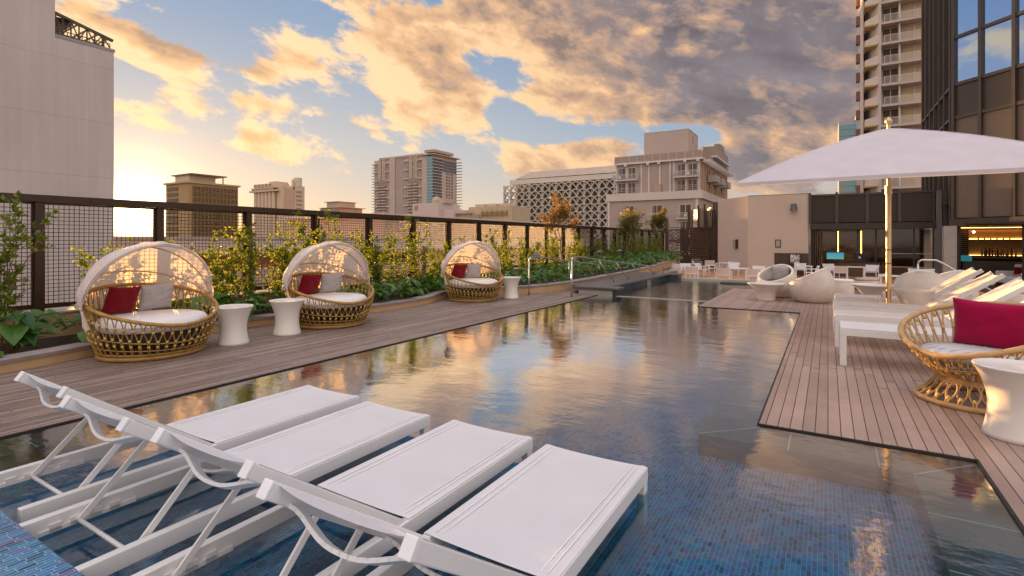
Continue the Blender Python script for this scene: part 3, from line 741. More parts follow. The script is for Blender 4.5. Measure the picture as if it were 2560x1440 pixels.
hour_table('side_table', 'tapered white table between two loungers behind the parasol pole', (1.24,11.02,0), .665, .285, .19, .185, GT)
def bell_table(name, label, loc, h=.42, rt=.43, rb=.215):
    r = thing(name, label, 'coffee table', loc, 0, 'flared white coffee tables')
    g = MB(); g.lathe([(rb,0)] + [(rb + (rt-rb)*(i/14)**2.4 - .012*math.sin(PI*i/14), .003+(h-.03)*i/14) for i in range(15)], 56, capt=False); g.build('body', resin_white, r, smooth=True)
    g = MB(); g.lathe([(rt-.004,h-.028),(rt+.006,h-.016),(rt+.004,h-.004),(rt-.004,h),(.001,h)], 56, capb=False, capt=False); g.build('top', resin_white, r, smooth=True, angle=50)
    return r
c1 = bell_table('coffee_table', 'flared white coffee table in front of the round chair with the grey pillow', (-1.33,14.5,0))
dup(c1, (.93,15.35,0), .5, 'flared white coffee table just left of the parasol pole')

def pillow(name, label, mt, loc, w=.46, h=.46, th=.15, rot=(0,0,0), group=None):
    g = MB()
    def side(sg):
        def f(u, v):
            a = u*2-1; b = v*2-1
            k = max(0, (1-abs(a)**2.6))*max(0, (1-abs(b)**2.6))
            pin = 1 - .055*(1-abs(a)**2)*(abs(b)**3); pin2 = 1 - .055*(1-abs(b)**2)*(abs(a)**3)
            wr = .006*math.sin(7*a+3*b)+.004*math.sin(11*b-5*a)
            return (a*w/2*pin2, sg*(th/2*k**.55 + .004) + wr*k, b*h/2*pin)
        return f
    g.grid(side(1), 18, 18); n = len(g.v)
    g.grid(side(-1), 18, 18)
    fl = [tuple(reversed(q)) if min(q) < n else q for q in g.f]; g.f = fl
    # seam edge joining both faces
    N = 18
    ring = [i for i in range(N+1)] + [N + (N+1)*j for j in range(1, N+1)] + [(N+1)*N + i for i in range(N-1, -1, -1)] + [(N+1)*j for j in range(N-1, 0, -1)]
    for i in range(len(ring)):
        a, b = ring[i], ring[(i+1) % len(ring)]; g.f.append((a, b, b+n, a+n))
    o = g.build(name, mt, None, smooth=True)
    o.location = loc; o.rotation_euler = rot
    return tag(o, label, 'pillow', group)

# ------------------------------------------------------------------ canopy daybeds
def lerp(a, b, u): return a + (b-a)*u
def weave_shell(g, S, n, tsplit=.46, tmerge=.74, r=.0075, k=4, loops=True):
    """paired canes that run up together, part, and arch over to their neighbours"""
    da = 2*PI/n
    for i in range(n):
        a = i*da
        for sg in (-1, 1):
            P = []
            for j in range(11):
                u = j/10
                if u*1. < tsplit: d = .11
                elif u < tmerge: q = (u-tsplit)/(tmerge-tsplit); d = .11 + .31*(q*q*(3-2*q))
                else: q = (u-tmerge)/(1-tmerge); d = .42 + .03*q - (.30*q*q if loops else 0)
                P.append(S(a + sg*d*da, u*.97+.01))
            g.tube(P, r, k, caps=False)
def make_daybed(label, group):
    r = thing('canopy_daybed', label, 'daybed', (0,0,0), 0, group)
    def zr(a): return .425 + .45*((1-math.cos(a))/2)**.8
    def S(a, u):
        q = u**.85
        rr = lerp(.565, .725, q) + .03*math.sin(PI*u)
        return Vector((rr*math.cos(a), rr*1.03*math.sin(a), .045 + (zr(a)-.045)*u))
    g = MB(); weave_shell(g, S, 46); gb = g; g.mark(1)
    g = MB(); g.tube([S(2*PI*i/64, 1.0) for i in range(64)], .024, 7, closed=True); g.build('rim', rattan_gold, r, smooth=True)
    g = MB(); g.tube([S(2*PI*i/64, 0)-Vector((0,0,.012)) for i in range(64)], .032, 7, closed=True); g.tube([S(2*PI*i/64, .07) for i in range(64)], .016, 5, closed=True); g.build('base_ring', rattan_gold, r, smooth=True)
    g = MB()
    for u in (.2, .42): g.tube([S(2*PI*i/64, u)*1.0 for i in range(64)], .0075, 5, closed=True)
    g.build('hoop', rattan_gold, r, smooth=True)
    g = gb
    for i in range(46):
        for du, off in ((.30, 0), (.46, 0), (.74, .5)):
            a = 2*PI*(i+off)/46; p = S(a, du*.97); q = S(a, du*.97+.055); g.tube([p*1.004, q*1.004], .0165, 6)
    g.build('woven_basket', [rattan_gold, rattan_tie], r, smooth=True)
    g = MB(); g.lathe([(.55,.20),(.58,.34)], 40, capb=True, capt=True); g.build('inner_tray', mat('tray_dark', (.035,.028,.02), .8), r)
    # thick round mattress
    P = [(.001,.33)] + [(.625-.045*(1-math.sin(PI*i/10)), .345 + .15*i/10) for i in range(11)] + [(.52,.512),(.36,.522),(.001,.525)]
    g = MB(); g.lathe(P, 60, cx=.02, capb=False, capt=False); c = g.build('mattress', cushion_white, r, smooth=True)
    g = MB(); g.tube([(  .02+.63*math.cos(2*PI*i/60), .63*math.sin(2*PI*i/60), .425) for i in range(60)], .006, 5, closed=True); g.build('piping', cushion_white, c, smooth=True)
    # folding hood: a lune swept from the front hoop back to the rim
    HC = Vector((-.02, 0, .70)); HR = .775
    th0, th1 = math.radians(72), math.radians(190)
    def H(th, ph, rr=HR):
        x = math.cos(th)*math.sin(ph); z = math.sin(th)*math.sin(ph); y = math.cos(ph)
        rx = rr*(1.0 if x < 0 else 1.0)
        return HC + Vector((rx*x, rr*1.03*y, rr*z*.995))
    rng = random.Random(5)
    def hood(u, v):
        th = lerp(th0, th1, v); ph = lerp(.02, PI-.02, u)
        seg = (v*3) % 1.0; sag = -.030*math.sin(PI*seg)*math.sin(ph) if v < .9999 else 0
        wr = .006*math.sin(u*40+v*23)*math.sin(PI*seg) + (.012*math.sin(v*37+u*60) if (u < .12 or u > .88) else 0)
        return H(th, ph, HR + sag + wr)
    g = MB(); g.grid(hood, 48, 24); hd = g.build('hood', hood_fabric, r, smooth=True)
    # valance of the front hoop and the loose tails by the pivots
    def val(u, v):
        ph = lerp(.05, PI-.05, u); p = H(th0, ph, HR+.012); q = H(th0+math.radians(11), ph, HR+.016+.006*math.sin(u*70))
        return p.lerp(q, v)
    g = MB(); g.grid(val, 60, 4); g.build('hem_band', hood_fabric, hd, smooth=True)
    for sy in (-1, 1):
        def tail(u, v, sy=sy):
            ph = .30 if sy > 0 else PI-.30
            top = H(lerp(th0+.02, math.radians(128), u), ph, HR+.008)
            tip = HC + Vector((.10+(u-.5)*.16, sy*(.785+.012*math.sin(u*14)), -.24-.05*(1-abs(u*2-1))))
            p = top.lerp(tip, v); p.y += sy*(.030*math.sin(PI*v) + .010*math.sin(u*17+v*5)); return p
        g = MB(); g.grid(tail, 12, 8); g.build('hood_tail', hood_fabric, hd, smooth=True)
    for k, th in enumerate((72, 111, 151)):
        g = MB(); g.tube([H(math.radians(th), lerp(.02, PI-.02, i/40), HR-.012) for i in range(41)], .0115, 6); g.build('hood_hoop', mat('hoop_paint', (.55,.48,.44), .5), r, smooth=True)
    return r
GB = 'canopy daybeds along the left deck'
beds = [(-7.69, 3.46, 4, 'nearest round rattan daybed with canopy, low sun behind it'),
        (-7.60, 6.28, -8, 'middle round rattan daybed with canopy, between white side tables'),
        (-7.62, 10.68, -24, 'farthest round rattan daybed with canopy, left of the handrails')]
b0 = make_daybed(beds[0][3], GB)
for i, (x, y, a, lb) in enumerate(beds):
    a = math.radians(a)
    if i == 0: b0.location = (x, y, 0); b0.rotation_euler = (0,0,a)
    else: dup(b0, (x, y, 0), a, lb, GB)
    nm = ('nearest', 'middle', 'farthest')[i]
    ca, sa = math.cos(a), math.sin(a)
    def L(px, py, pz): return (x + px*ca - py*sa, y + px*sa + py*ca, pz)
    for py, mt, what, dz_, tw in ((-.24, pillow_red, 'dark red', 0, .16), (.22, pillow_grey, 'grey striped', .01, -.12)):
        pillow('pillow', '%s square pillow in the %s canopy daybed' % (what, nm), mt, L(-.29 - (.04 if py > 0 else 0), py, .70+dz_), .42, .40, .14, (math.radians(22), .05*(1 if py < 0 else -1), a + PI/2 + tw), 'pillows in the canopy daybeds')

# ------------------------------------------------------------------ round wicker lounge chairs
def make_tub(label, group):
    r = thing('round_lounge_chair', label, 'lounge chair', (0,0,0), 0, group)
    def zr(a): return .40 + .42*((1-math.cos(a))/2)**.85
    def prof(z):
        u = z/.82
        return .335 + .155*math.sin(PI*min(1, u*1.02)**.78) + .02*u
    def shell(a, u, th=0.):
        z = .012 + (zr(a)-.012)*u
        rr = prof(z) - th
        return Vector((rr*math.cos(a), rr*math.sin(a), z))
    g = MB(); g.grid(lambda u, v: shell(2*PI*u, v), 72, 18, closeu=True); g.poly([shell(2*PI*i/36, 0) for i in reversed(range(36))]); g.build('wicker_shell', wicker, r, smooth=True)
    g = MB(); g.grid(lambda u, v: shell(-2*PI*u, lerp(.55, 1, v), .062), 72, 10, closeu=True); g.build('inner_shell', wicker, r, smooth=True)
    g = MB(); g.tube([(shell(2*PI*i/72, 1)+shell(2*PI*i/72, 1, .062))/2 for i in range(72)], .036, 8, closed=True); g.build('rim', wicker, r, smooth=True)
    P = [(.001,.28),(.385,.285),(.405,.31),(.41,.345),(.39,.378),(.30,.395),(.001,.40)]
    g = MB(); g.lathe(P, 44, capb=False, capt=False); g.build('seat_cushion', pillow_pale, r, smooth=True)
    return r
GE = 'round cream wicker lounge chairs'
tubs = [(-1.16, 15.45, -112, 'round cream wicker chair with a square grey pillow, behind the flared table'),
        (-.33, 14.62, 168, 'round cream wicker chair on the open deck seen from its side'),
        (1.72, 14.3, 88, 'round cream wicker chair seen from behind, right of the parasol pole'),
        (2.28, 14.85, 120, 'round cream wicker chair half hidden behind another, farthest right')]
e0 = make_tub(tubs[0][3], GE)
for i, (x, y, a, lb) in enumerate(tubs):
    a = math.radians(a)
    if i == 0: e0.location = (x,y,0); e0.rotation_euler = (0,0,a)
    else: dup(e0, (x,y,0), a, lb, GE)
    if i < 3:
        ca, sa = math.cos(a), math.sin(a)
        pillow('pillow', ('square grey pillow in the round chair behind the flared table', 'pale pillow leaning in the round chair on the open deck', 'pale pillow showing over the back of the round chair right of the pole')[i],
               pillow_pale if i else pillow_grey, (x - .23*ca, y - .23*sa, (.605,.60,.68)[i]), .46, .44, .15, (math.radians(20), 0, a + PI/2), 'pillows in the round wicker chairs')
def make_drum(name, label, loc, rr, h):
    r = thing(name, label, 'ottoman', loc, 0, 'drum ottomans')
    g = MB(); g.lathe([(rr*.93,0),(rr*.97,.01),(rr,.12),(rr,h-.09),(rr*.97,h-.07)], 44); g.build('wicker_drum', wicker, r, smooth=True, angle=40)
    g = MB(); g.lathe([(rr*.97,h-.069),(rr*.99,h-.05),(rr*.98,h-.02),(rr*.9,h),(.001,h+.006)], 44, capb=True, capt=False); g.build('cushion', cushion_white if rr < .3 else mat('tan_cushion', (.50,.36,.27), .8), r, smooth=True)
    return r
make_drum('drum_ottoman', 'cream wicker drum ottoman with tan top beside the open-deck chair', (.335,17.0,0), .285, .42)
make_drum('drum_ottoman', 'small cream wicker drum ottoman behind the tan-topped one', (.98,18.6,-.25), .30, .62)
make_drum('drum_ottoman', 'tall cream wicker drum behind the raised lounger backs', (3.55,15.6,-.1), .30, .5)

# ------------------------------------------------------------------ pedestal rattan chair
def make_peacock(label, loc, rz):
    r = thing('rattan_chair', label, 'armchair', loc, rz)
    def zr(a): return .47 + .40*((1-math.cos(a))/2)**.75
    def B(a, u):
        z = .245 + (zr(a)-.245)*u; rr = .285 + (.545-.285 + .03*(1-math.cos(a))/2)*u**.72
        return Vector((rr*math.cos(a) - .03*u*(1-math.cos(a)), rr*1.02*math.sin(a), z))
    def Pd(a, u):
        z = .035 + .19*u; rr = .435 - .165*u**.75
        return Vector((rr*math.cos(a), rr*math.sin(a), z))
    g = MB(); weave_shell(g, B, 34, .30, .62, .0085, 5); g.mark(1); gb = g
    g = MB(); g.tube([B(2*PI*i/64, 1.0) for i in range(64)], .025, 8, closed=True); g.build('rim', rattan_tan, r, smooth=True)
    g = MB()
    for u in (.34, .40): g.tube([B(2*PI*i/64, u) for i in range(64)], .007, 5, closed=True)
    for k in range(64): g.tube([B(2*PI*k/64, .02), B(2*PI*k/64, .26)], .0085, 4, caps=False)
    g.build('hoop', rattan_tan, r, smooth=True)
    g = gb
    for i in range(34):
        for du, off in ((.30, 0), (.62, .5), (.86, 0)):
            a = 2*PI*(i+off)/34; g.tube([B(a, du)*1.003, B(a, du+.06)*1.003], .0165, 6)
    g.build('woven_bowl', [rattan_tan, rattan_tie], r, smooth=True)
    g = MB(); n = 26; da = 2*PI/n
    for i in range(n):
        a = i*da
        for sg in (-1, 1):
            P = []
            for j in range(10):
                u = 1 - j/9
                d = .06 + .42*math.sin(PI*min(1, (1-u)*1.12))**1.0 if u > .12 else .10
                P.append(Pd(a + sg*d*da, u*.93+.03))
            g.tube(P, .0085, 5, caps=False)
    g.mark(1); gb = g
    g = MB(); g.tube([Pd(2*PI*i/56, 0) - Vector((0,0,.012)) for i in range(56)], .026, 8, closed=True); g.build('base_ring', rattan_tan, r, smooth=True)
    g = MB()
    for k in range(7): g.tube([Pd(2*PI*i/56, .86+.03*k) + Vector((0,0,.0)) for i in range(56)], .010, 5, closed=True)
    g.build('waist_wrap', rattan_tan, r, smooth=True)
    g = gb
    for i in range(n):
        a = da*i; g.tube([Pd(a, .16)*1.004, Pd(a, .29)*1.004], .0165, 6)
    g.build('pedestal_weave', [rattan_tan, rattan_tie], r, smooth=True)
    P = [(.001,.40),(.33,.405),(.37,.43),(.375,.455),(.35,.482),(.2,.497),(.001,.50)]
    g = MB(); g.lathe(P, 48, cx=.06, capb=False, capt=False); c = g.build('seat_cushion', pillow_pale, r, smooth=True)
    g = MB()
    for q in range(-3, 4): g.bar((.06-.30, q*.095, .4985-.0025*abs(q)), (.06+.30, q*.095, .4985-.0025*abs(q)), .006, .004)
    g.build('cushion_stripe', mat('stripe_lilac', (.50,.44,.46), .9), c)
    return r
make_peacock('honey rattan chair with woven hourglass pedestal, behind the white table at the right edge', (1.165,6.36,0), math.radians(-128))
pillow('pillow', 'magenta square pillow in the honey rattan chair', pillow_magenta, (1.30,6.50,.70), .55, .47, .16, (math.radians(14), math.radians(3), math.radians(-128)+PI/2+.28))

# ------------------------------------------------------------------ parasol
u_ = thing('parasol', 'big square white parasol on a polished metal pole by the right loungers', 'parasol', (.89,11.0,0))
g = MB(); g.box(-.36,.36,-.30,.30,.001,.035); g.lathe([(.055,.035),(.055,.22)], 24); g.build('base', steel, u_, bevel=.004)
g = MB(); g.lathe([(.040,.03),(.040,2.30)], 32); g.build('lower_pole', chrome, u_, smooth=True, angle=40)
g = MB(); g.lathe([(.052,2.28),(.052,2.43)], 32); g.lathe([(.030,2.43),(.030,3.46)], 20); g.build('upper_pole', chrome, u_, smooth=True, angle=40)
AP = Vector((0,0,3.42)); HS = 2.12; ZN, ZF = 2.40, 2.80
def canopy(a_, rr):           # a_ around, rr 0..1 from the apex to the hem
    c, s_ = math.cos(a_), math.sin(a_); m_ = max(abs(c), abs(s_)); ex, ey = c/m_*HS, s_/m_*HS
    zh = lerp(ZN, ZF, (ey+HS)/(2*HS))
    e = abs(abs(c)-abs(s_))/m_; hem = .05*(e)*rr**3      # hem lifts a little between the corners
    p = Vector((ex*rr, ey*rr, 0)); sag = -.13*math.sin(PI*rr)*(1-.35*(1-e)) + .0
    return Vector((p.x, p.y, lerp(AP.z, zh, rr) + sag*.55 + .125*math.sin(PI*rr) + hem*.25))
g = MB(); g.grid(lambda u, v: canopy(2*PI*u + PI/4, .012 + v*.988), 96, 20, closeu=True); cn = g.build('canopy', umbrella_fabric, u_, smooth=True)
for k in range(4):
    g = MB(); g.tube([canopy(PI/4+PI/2*k, .03+.96*i/12) + Vector((0,0,.004)) for i in range(13)], .005, 4); g.build('ridge_seam', umbrella_fabric, cn)
g = MB()
for i in range(96):
    a0, a1 = PI/4+2*PI*i/96, PI/4+2*PI*(i+1)/96; p, q = canopy(a0, 1), canopy(a1, 1)
    g.quad(p+Vector((0,0,.002)), q+Vector((0,0,.002)), q*.998-Vector((0,0,.045)), p*.998-Vector((0,0,.045)))
g.build('hem', umbrella_fabric, cn)
for k in range(8):
    a_ = PI/4*k; g = MB(); g.tube([canopy(a_, .05+.93*i/8) - Vector((0,0,.03)) for i in range(9)], .012, 5); g.build('rib', mat('rib_metal', (.45,.44,.43), .4, .8), u_)
    g = MB(); g.tube([(.04*math.cos(a_), .04*math.sin(a_), 2.72), canopy(a_, .52) - Vector((0,0,.03))], .009, 5); g.build('strut', MATS['rib_metal'], u_)
g = MB(); g.lathe([(.05,2.66),(.10,2.68),(.10,2.74),(.05,2.76)], 24); g.build('hub', dark_metal, u_, smooth=True)
g = MB(); g.lathe([(.02,3.44),(.028,3.46),(.022,3.485),(.045,3.50),(.056,3.535),(.045,3.575),(.018,3.59),(.020,3.605),(.004,3.615)], 24); g.build('finial', chrome, u_, smooth=True)
g = MB(); g.box(-.085,-.042,-.035,.035,.50,.62); g.tube([(-.09,0,.56),(-.16,0,.56),(-.16,0,.44)], .008, 6); g.build('crank', steel, u_, bevel=.003)
g = MB()
for k in range(3): g.tube([(-.055-.05*math.sin(PI*i/12)*(1+.2*k), .02*(k-1), .62-.40*i/12) for i in range(13)], .004, 4)
g.build('cord', mat('cord_white', (.7,.68,.64), .7), u_)
for z in (1.33, 1.10):
    g = MB(); g.tube([(.046*math.cos(q*PI/8), .046*math.sin(q*PI/8), z) for q in range(16)], .008, 5, closed=True); g.tube([(-.046,0,z),(-.075,0,z+.02),(-.075,0,z-.03),(-.046,0,z-.03)], .005, 5); g.build('pole_clip', dark_metal, u_)
# ------------------------------------------------------------------ planting
ORD = ['first','second','third','fourth','fifth','sixth','seventh','eighth','ninth','tenth','eleventh','twelfth','thirteenth','fourteenth','fifteenth','sixteenth','seventeenth','eighteenth','nineteenth','twentieth','twenty-first','twenty-second','twenty-third','twenty-fourth','twenty-fifth','twenty-sixth','twenty-seventh','twenty-eighth','twenty-ninth','thirtieth','thirty-first','thirty-second','thirty-third','thirty-fourth','thirty-fifth','thirty-sixth','thirty-seventh','thirty-eighth','thirty-ninth','fortieth','forty-first','forty-second','forty-third','forty-fourth']
def rvec(rng):
    while 1:
        v = Vector((rng.uniform(-1,1), rng.uniform(-1,1), rng.uniform(-1,1)))
        if .05 < v.length < 1: return v.normalized()
def small_leaf(g, p, d, L, W, rng):
    """one little folded leaf growing from p along d"""
    n = rvec(rng); s = d.cross(n)
    if s.length < .1: s = d.cross(Vector((1,.3,.2)))
    s.normalize(); n = s.cross(d)
    fold = n*W*.35
    g.add([p, p + d*L*.5 + s*W*.5 + fold, p + d*L, p + d*L*.5 - s*W*.5 + fold], [(0,1,2), (0,2,3)])
def shrub_meshes(seed, h=1.9, canes=8, twigs=19, leaves=9, spread=.62, lsize=.07):
    rng = random.Random(seed); st = MB(); lf = MB()
    for c in range(canes):
        L = h*rng.uniform(.55, 1.0); az = rng.uniform(0, 2*PI)
        lean = Vector((math.cos(az)*spread*.28 - .05, math.sin(az)*spread, 0))*rng.uniform(.25, 1)
        b0_ = Vector((rng.uniform(-.08,.08), rng.uniform(-.16,.16), -.05)); P = []
        wob = [Vector((rng.uniform(-.05,.05), rng.uniform(-.09,.09), 0)) for _ in range(8)]
        for i in range(8):
            u = i/7; P.append(b0_ + Vector((0,0,L*u)) + lean*(u**1.3) + wob[i]*u)
        st.tube(P, [.010*(1-.75*i/7) for i in range(8)], 4, caps=False)
        dens = rng.uniform(.55, 1.2)
        for k in range(int(twigs*dens)):
            u = rng.uniform(.16, 1.0)**.85; f = u*7; i = min(6, int(f)); p = P[i].lerp(P[i+1], f-i)
            d = rvec(rng); d.z = abs(d.z)*.9 + .2; d.x *= .7; d.normalize(); tl = rng.uniform(.05, .30)*(1.15-u*.6)
            e = p + d*tl + Vector((0,0,-.03*tl))
            st.tube([p, e], [.0035,.002], 3, caps=False)
            nl = int(leaves*rng.uniform(.6, 1.4))
            for j in range(nl):
                q = p.lerp(e, rng.uniform(.15, 1.1)); dd = (d*.5 + rvec(rng)*.9 + Vector((0,0,.25))).normalized()
                small_leaf(lf, q, dd, lsize*rng.uniform(.6,1.25), lsize*rng.uniform(.42,.62), rng)
    return st, lf
variants = []
GSH = 'leafy shrubs climbing the mesh fence'
for s in range(5):
    st, lf = shrub_meshes(100+s, (1.75, 2.0, 1.55, 1.9, 2.1)[s], (11,10,12,10,11)[s])
    r = thing('climbing_shrub', 'x', 'shrub', (0,0,0), 0, GSH)
    st.build('stem', stem_mat, r); lf.build('foliage', leaf_shrub, r); variants.append(r)
rng = random.Random(21)
spots = []
# nearest clumps stand where the photo shows them, the rest follow the bay rhythm of the fence
near = [(1.8,1.0),(2.3,1.12),(3.55,.86),(4.05,.78),(4.7,.7),(5.35,1.02),(5.85,.95),(6.75,1.04),(7.25,1.02),(7.95,.98),(8.3,.8),(8.75,.92),(9.3,1.06),(10.1,.88),(10.75,1.0)]
for y, s in near: spots.append((y, s))
y = 11.6
while y < 34.5:
    spots.append((y, rng.uniform(.72, .96))); y += rng.uniform(.62, .98)
used = set()
for i, (y, s) in enumerate(spots):
    v = i % 5; x = rng.uniform(-9.62, -9.2) if y > 3 else -9.35
    lb = 'leafy green shrub climbing the mesh fence, %s from the left' % ORD[i] if i < len(ORD) else 'leafy green shrub at the far end of the mesh fence'
    if v not in used:
        o = variants[v]; used.add(v); o.location = (x,y,.07); o.rotation_euler = (0,0,rng.uniform(-.4,.4)); o.scale = (s,s,s); o['label'] = lb
    else: dup(variants[v], (x,y,.07), rng.uniform(-.5,.5) + (PI if rng.random() < .4 else 0), lb, GSH, (s, s*rng.uniform(.85,1.2), s*rng.uniform(.92,1.06)))

def broad_leaf(g, base, d, L, W, droop, rng):
    """heart-shaped leaf blade with a sunk midrib"""
    d = d.normalized(); s = d.cross(Z)
    if s.length < .05: s = Vector((1,0,0))
    s.normalize(); n = s.cross(d).normalized()
    prof = [(-.16,.30),(.02,.48),(.25,.50),(.5,.40),(.74,.24),(.92,.09)]
    mid = [base + d*L*u + n*(-droop*L*(u**2)) for u in (-.02,.02,.25,.5,.74,.92,1.02)]
    vs = list(mid); fs = []
    for sg in (1, -1):
        o = len(vs)
        for (u, w_) in prof:
            vs.append(base + d*L*u + s*sg*W*w_ + n*(-droop*L*u*abs(u) + .20*W*w_ + rng.uniform(-.012,.012)*L))
        for k in range(5):
            f = (k, o+k, o+k+1, k+1); fs.append(f if sg > 0 else tuple(reversed(f)))
        f = (5, o+5, 6); fs.append(f if sg > 0 else tuple(reversed(f)))
    g.add(vs, fs)
def broad_plant(g, st, base, rng, n, h, L, aim=None):
    for k in range(n):
        az = rng.uniform(0, 2*PI) if aim is None else aim + rng.uniform(-1.5, 1.5)
        hh = h*rng.uniform(.45, 1.05); out = h*rng.uniform(.15, .62)
        e = base + Vector((math.cos(az)*out, math.sin(az)*out, hh))
        if st is not None: st.tube([base, base.lerp(e,.5)+Vector((0,0,.1*h)), e], [.011,.009,.007], 4, caps=False)
        d = Vector((math.cos(az), math.sin(az), rng.uniform(-.75, .35)))
        ll = L*rng.uniform(.65, 1.2)
        broad_leaf(g, e, d, ll, ll*rng.uniform(.62,.86), rng.uniform(.1,.4), rng)
def curb_x(y):
    best = min(CS, key=lambda p: abs(p.y-y)); return best.x
rng = random.Random(31)
g = MB(); st = MB()
y = .2
while y < 33:
    xf = curb_x(min(y, 26.9)) - (.30 if y < 13 else .34)
    n_ = 3 if y < 9 else 4
    for k in range(n_):
        x = lerp(xf - .12, -9.72, (k + rng.uniform(-.2,.35))/n_)
        hh = rng.uniform(.32,.54) if y < 12 else rng.uniform(.36,.62) if y < 19 else rng.uniform(.5,.85)
        if y < 4.6 and k == 0: hh *= .62
        broad_plant(g, None, Vector((x, y + rng.uniform(-.15,.15), .05)), rng, 9, hh, rng.uniform(.15,.25))
    y += .40 if y > 9 else .46
tag(g.build('ground_cover', leaf_broad), kind='stuff')['label'] = 'dense broad-leaved ground cover filling the planter bed'
GBR = 'large-leaved plants at the front of the bed'
big = [(-8.55,1.55,.52,.29,'large round-leaved green plant at the far left edge of the bed'),
       (-8.75,2.35,.50,.28,'large-leaved plant left of the nearest canopy daybed'),
       (-8.95,4.75,.60,.32,'upright large-leaved plant between the nearest daybed and its side table'),
       (-8.85,5.35,.52,.30,'large-leaved plant behind the two waisted tables'),
       (-8.55,7.35,.52,.30,'large-leaved plant right of the middle canopy daybed'),
       (-8.5,8.15,.50,.27,'large-leaved plant midway between the middle and farthest daybeds'),
       (-8.45,9.0,.50,.26,'large-leaved plant just left of the farthest canopy daybed'),
       (-7.95,12.7,.52,.26,'large-leaved plant behind the first handrail post')]
for x, y, h, L, lb in big:
    r = thing('broadleaf_plant', lb, 'plant', (x,y,.05), 0, GBR); g = MB(); st = MB()
    broad_plant(g, st, Vector((0,0,0)), rng, 12, h, L, aim=-.5); g.build('foliage', leaf_broad, r, smooth=False); st.build('stem', stem_mat, r)

# ------------------------------------------------------------------ small trees in the bed
def make_tree(name, label, loc, trunk_h, top, rad, lm, seed, nl=2600, lsize=.055, vase=True, stems=1):
    rng = random.Random(seed); r = thing(name, label, 'tree', loc); st = MB(); lf = MB(); tips = []
    def limb(p, d, L, r0, lvl):
        P = [p]; q = p.copy(); dd = d.normalized()
        for i in range(4):
            dd = (dd + rvec(rng)*.16 + Vector((0,0,.05))).normalized(); q = q + dd*L/4; P.append(q.copy())
        st.tube(P, [r0*(1-.5*i/4) for i in range(5)], 6 if lvl < 2 else 4, caps=False)
        if lvl == 3: tips.extend([P[2], P[3], P[4]]); return
        if lvl == 2: tips.append(P[4])
        nb = (4, 4, 3)[lvl]
        for k in range(nb):
            az = 2*PI*(k + rng.uniform(-.3,.3))/nb; s = dd.cross(Vector((math.cos(az), math.sin(az), .2))).normalized()
            nd = (dd*rng.uniform(.5,.9) + s*rng.uniform(.5,.85) + Vector((0,0,.2))).normalized()
            limb(P[rng.choice((2,3,4)) if lvl else 4], nd, L*rng.uniform(.55,.75), r0*.55, lvl+1)
    for k in range(stems):
        a = 2*PI*k/stems; b_ = Vector((.06*math.cos(a), .06*math.sin(a), 0))*(stems > 1)
        tilt = Vector((rng.uniform(-.08,.08), rng.uniform(-.08,.08), 1)) if stems == 1 else Vector((.22*math.cos(a), .22*math.sin(a), 1))
        limb(b_, tilt, trunk_h, .042 if stems == 1 else .026, 0)
    # scale the limbs to the wanted crown
    cz = (trunk_h*.92 + top)/2; hz = (top - trunk_h*.92)/2
    mz = max(p.z for p in tips); mr_ = max(math.hypot(p.x, p.y) for p in tips)
    def fit(p): 
        k = 0 if p.z < trunk_h*.9 else 1
        zz = p.z if not k else trunk_h*.9 + (p.z-trunk_h*.9)*(top - trunk_h*.9 - .05)/(mz - trunk_h*.9)
        f = min(1., max(0., (p.z - trunk_h*.7)/(.3*trunk_h)))
        s = lerp(1, rad/mr_*.95, f); return Vector((p.x*s, p.y*s, zz))
    st.v = [tuple(fit(Vector(v))) for v in st.v]; tips = [fit(p) for p in tips]
    for k in range(nl):
        c = rng.choice(tips); p = c + rvec(rng)*rng.uniform(.01,.17)
        small_leaf(lf, p, (rvec(rng) + Vector((0,0,.2))).normalized(), lsize*rng.uniform(.6,1.3), lsize*rng.uniform(.45,.7), rng)
    st.build('trunk', bark, r, smooth=True); lf.build('crown', lm, r)
make_tree('tree', 'small orange-leaved tree with bare spreading branches in front of the arched building', (-8.8,18.4,.15), 1.28, 3.30, 1.05, leaf_orange, 5, 3200, .07)
make_tree('tree', 'airy yellow-green small tree in front of the balcony hotel, left of the rounder one', (-8.85,26.6,.15), 1.0, 3.25, 1.25, leaf_olive, 9, 3600, .085, stems=3)
make_tree('tree', 'olive round-topped small tree beside the pierced screen', (-8.9,32.3,.1), 1.5, 3.40, 1.05, leaf_olive, 14, 3200, .09)

# ------------------------------------------------------------------ path lights
def path_light(label, loc):
    r = thing('path_light', label, 'garden light', loc, 0, 'mushroom path lights in the bed')
    g = MB(); g.tube([(0,0,0),(0,0,.92)], .014, 8); g.build('post', mat('light_post', (.25,.14,.06), .45, .4), r)
    g = MB(); g.lathe([(.030,.915),(.135,.90),(.140,.91),(.075,.965),(.022,.985),(.016,1.0)], 20); g.build('cap', mat('slate_metal', (.10,.10,.12), .45, .2), r, smooth=True, angle=35)
    return r
pl = path_light('mushroom path light just behind the first handrail post', (-7.9,14.5,.1))
dup(pl, (-7.9,19.9,.1), 0, 'mushroom path light midway along the planter bed beyond the handrails')
dup(pl, (-7.95,22.4,.1), 0, 'farthest mushroom path light, in the tall broad leaves')
# ------------------------------------------------------------------ city buildings
def bld(name, label, loc, cat='building'):
    r = thing(name, label, cat, loc); return r
def put(mb, nm, mt, r, lv=None, **kw):
    o = mb.build(nm, mt, r, **kw)
    if o.parent is not None and o.parent.type == 'EMPTY' : o.location = -Vector(r.location)
    return o
def sub(mb, nm, mt, par, **kw): return mb.build(nm, mt, par, **kw)      # sub-part shares the part's frame
def M(n, c, **k): return mat(n, c, k.pop('rough', .8), var=k.pop('var', .06), vscale=k.pop('vscale', .12), world=True, **k)

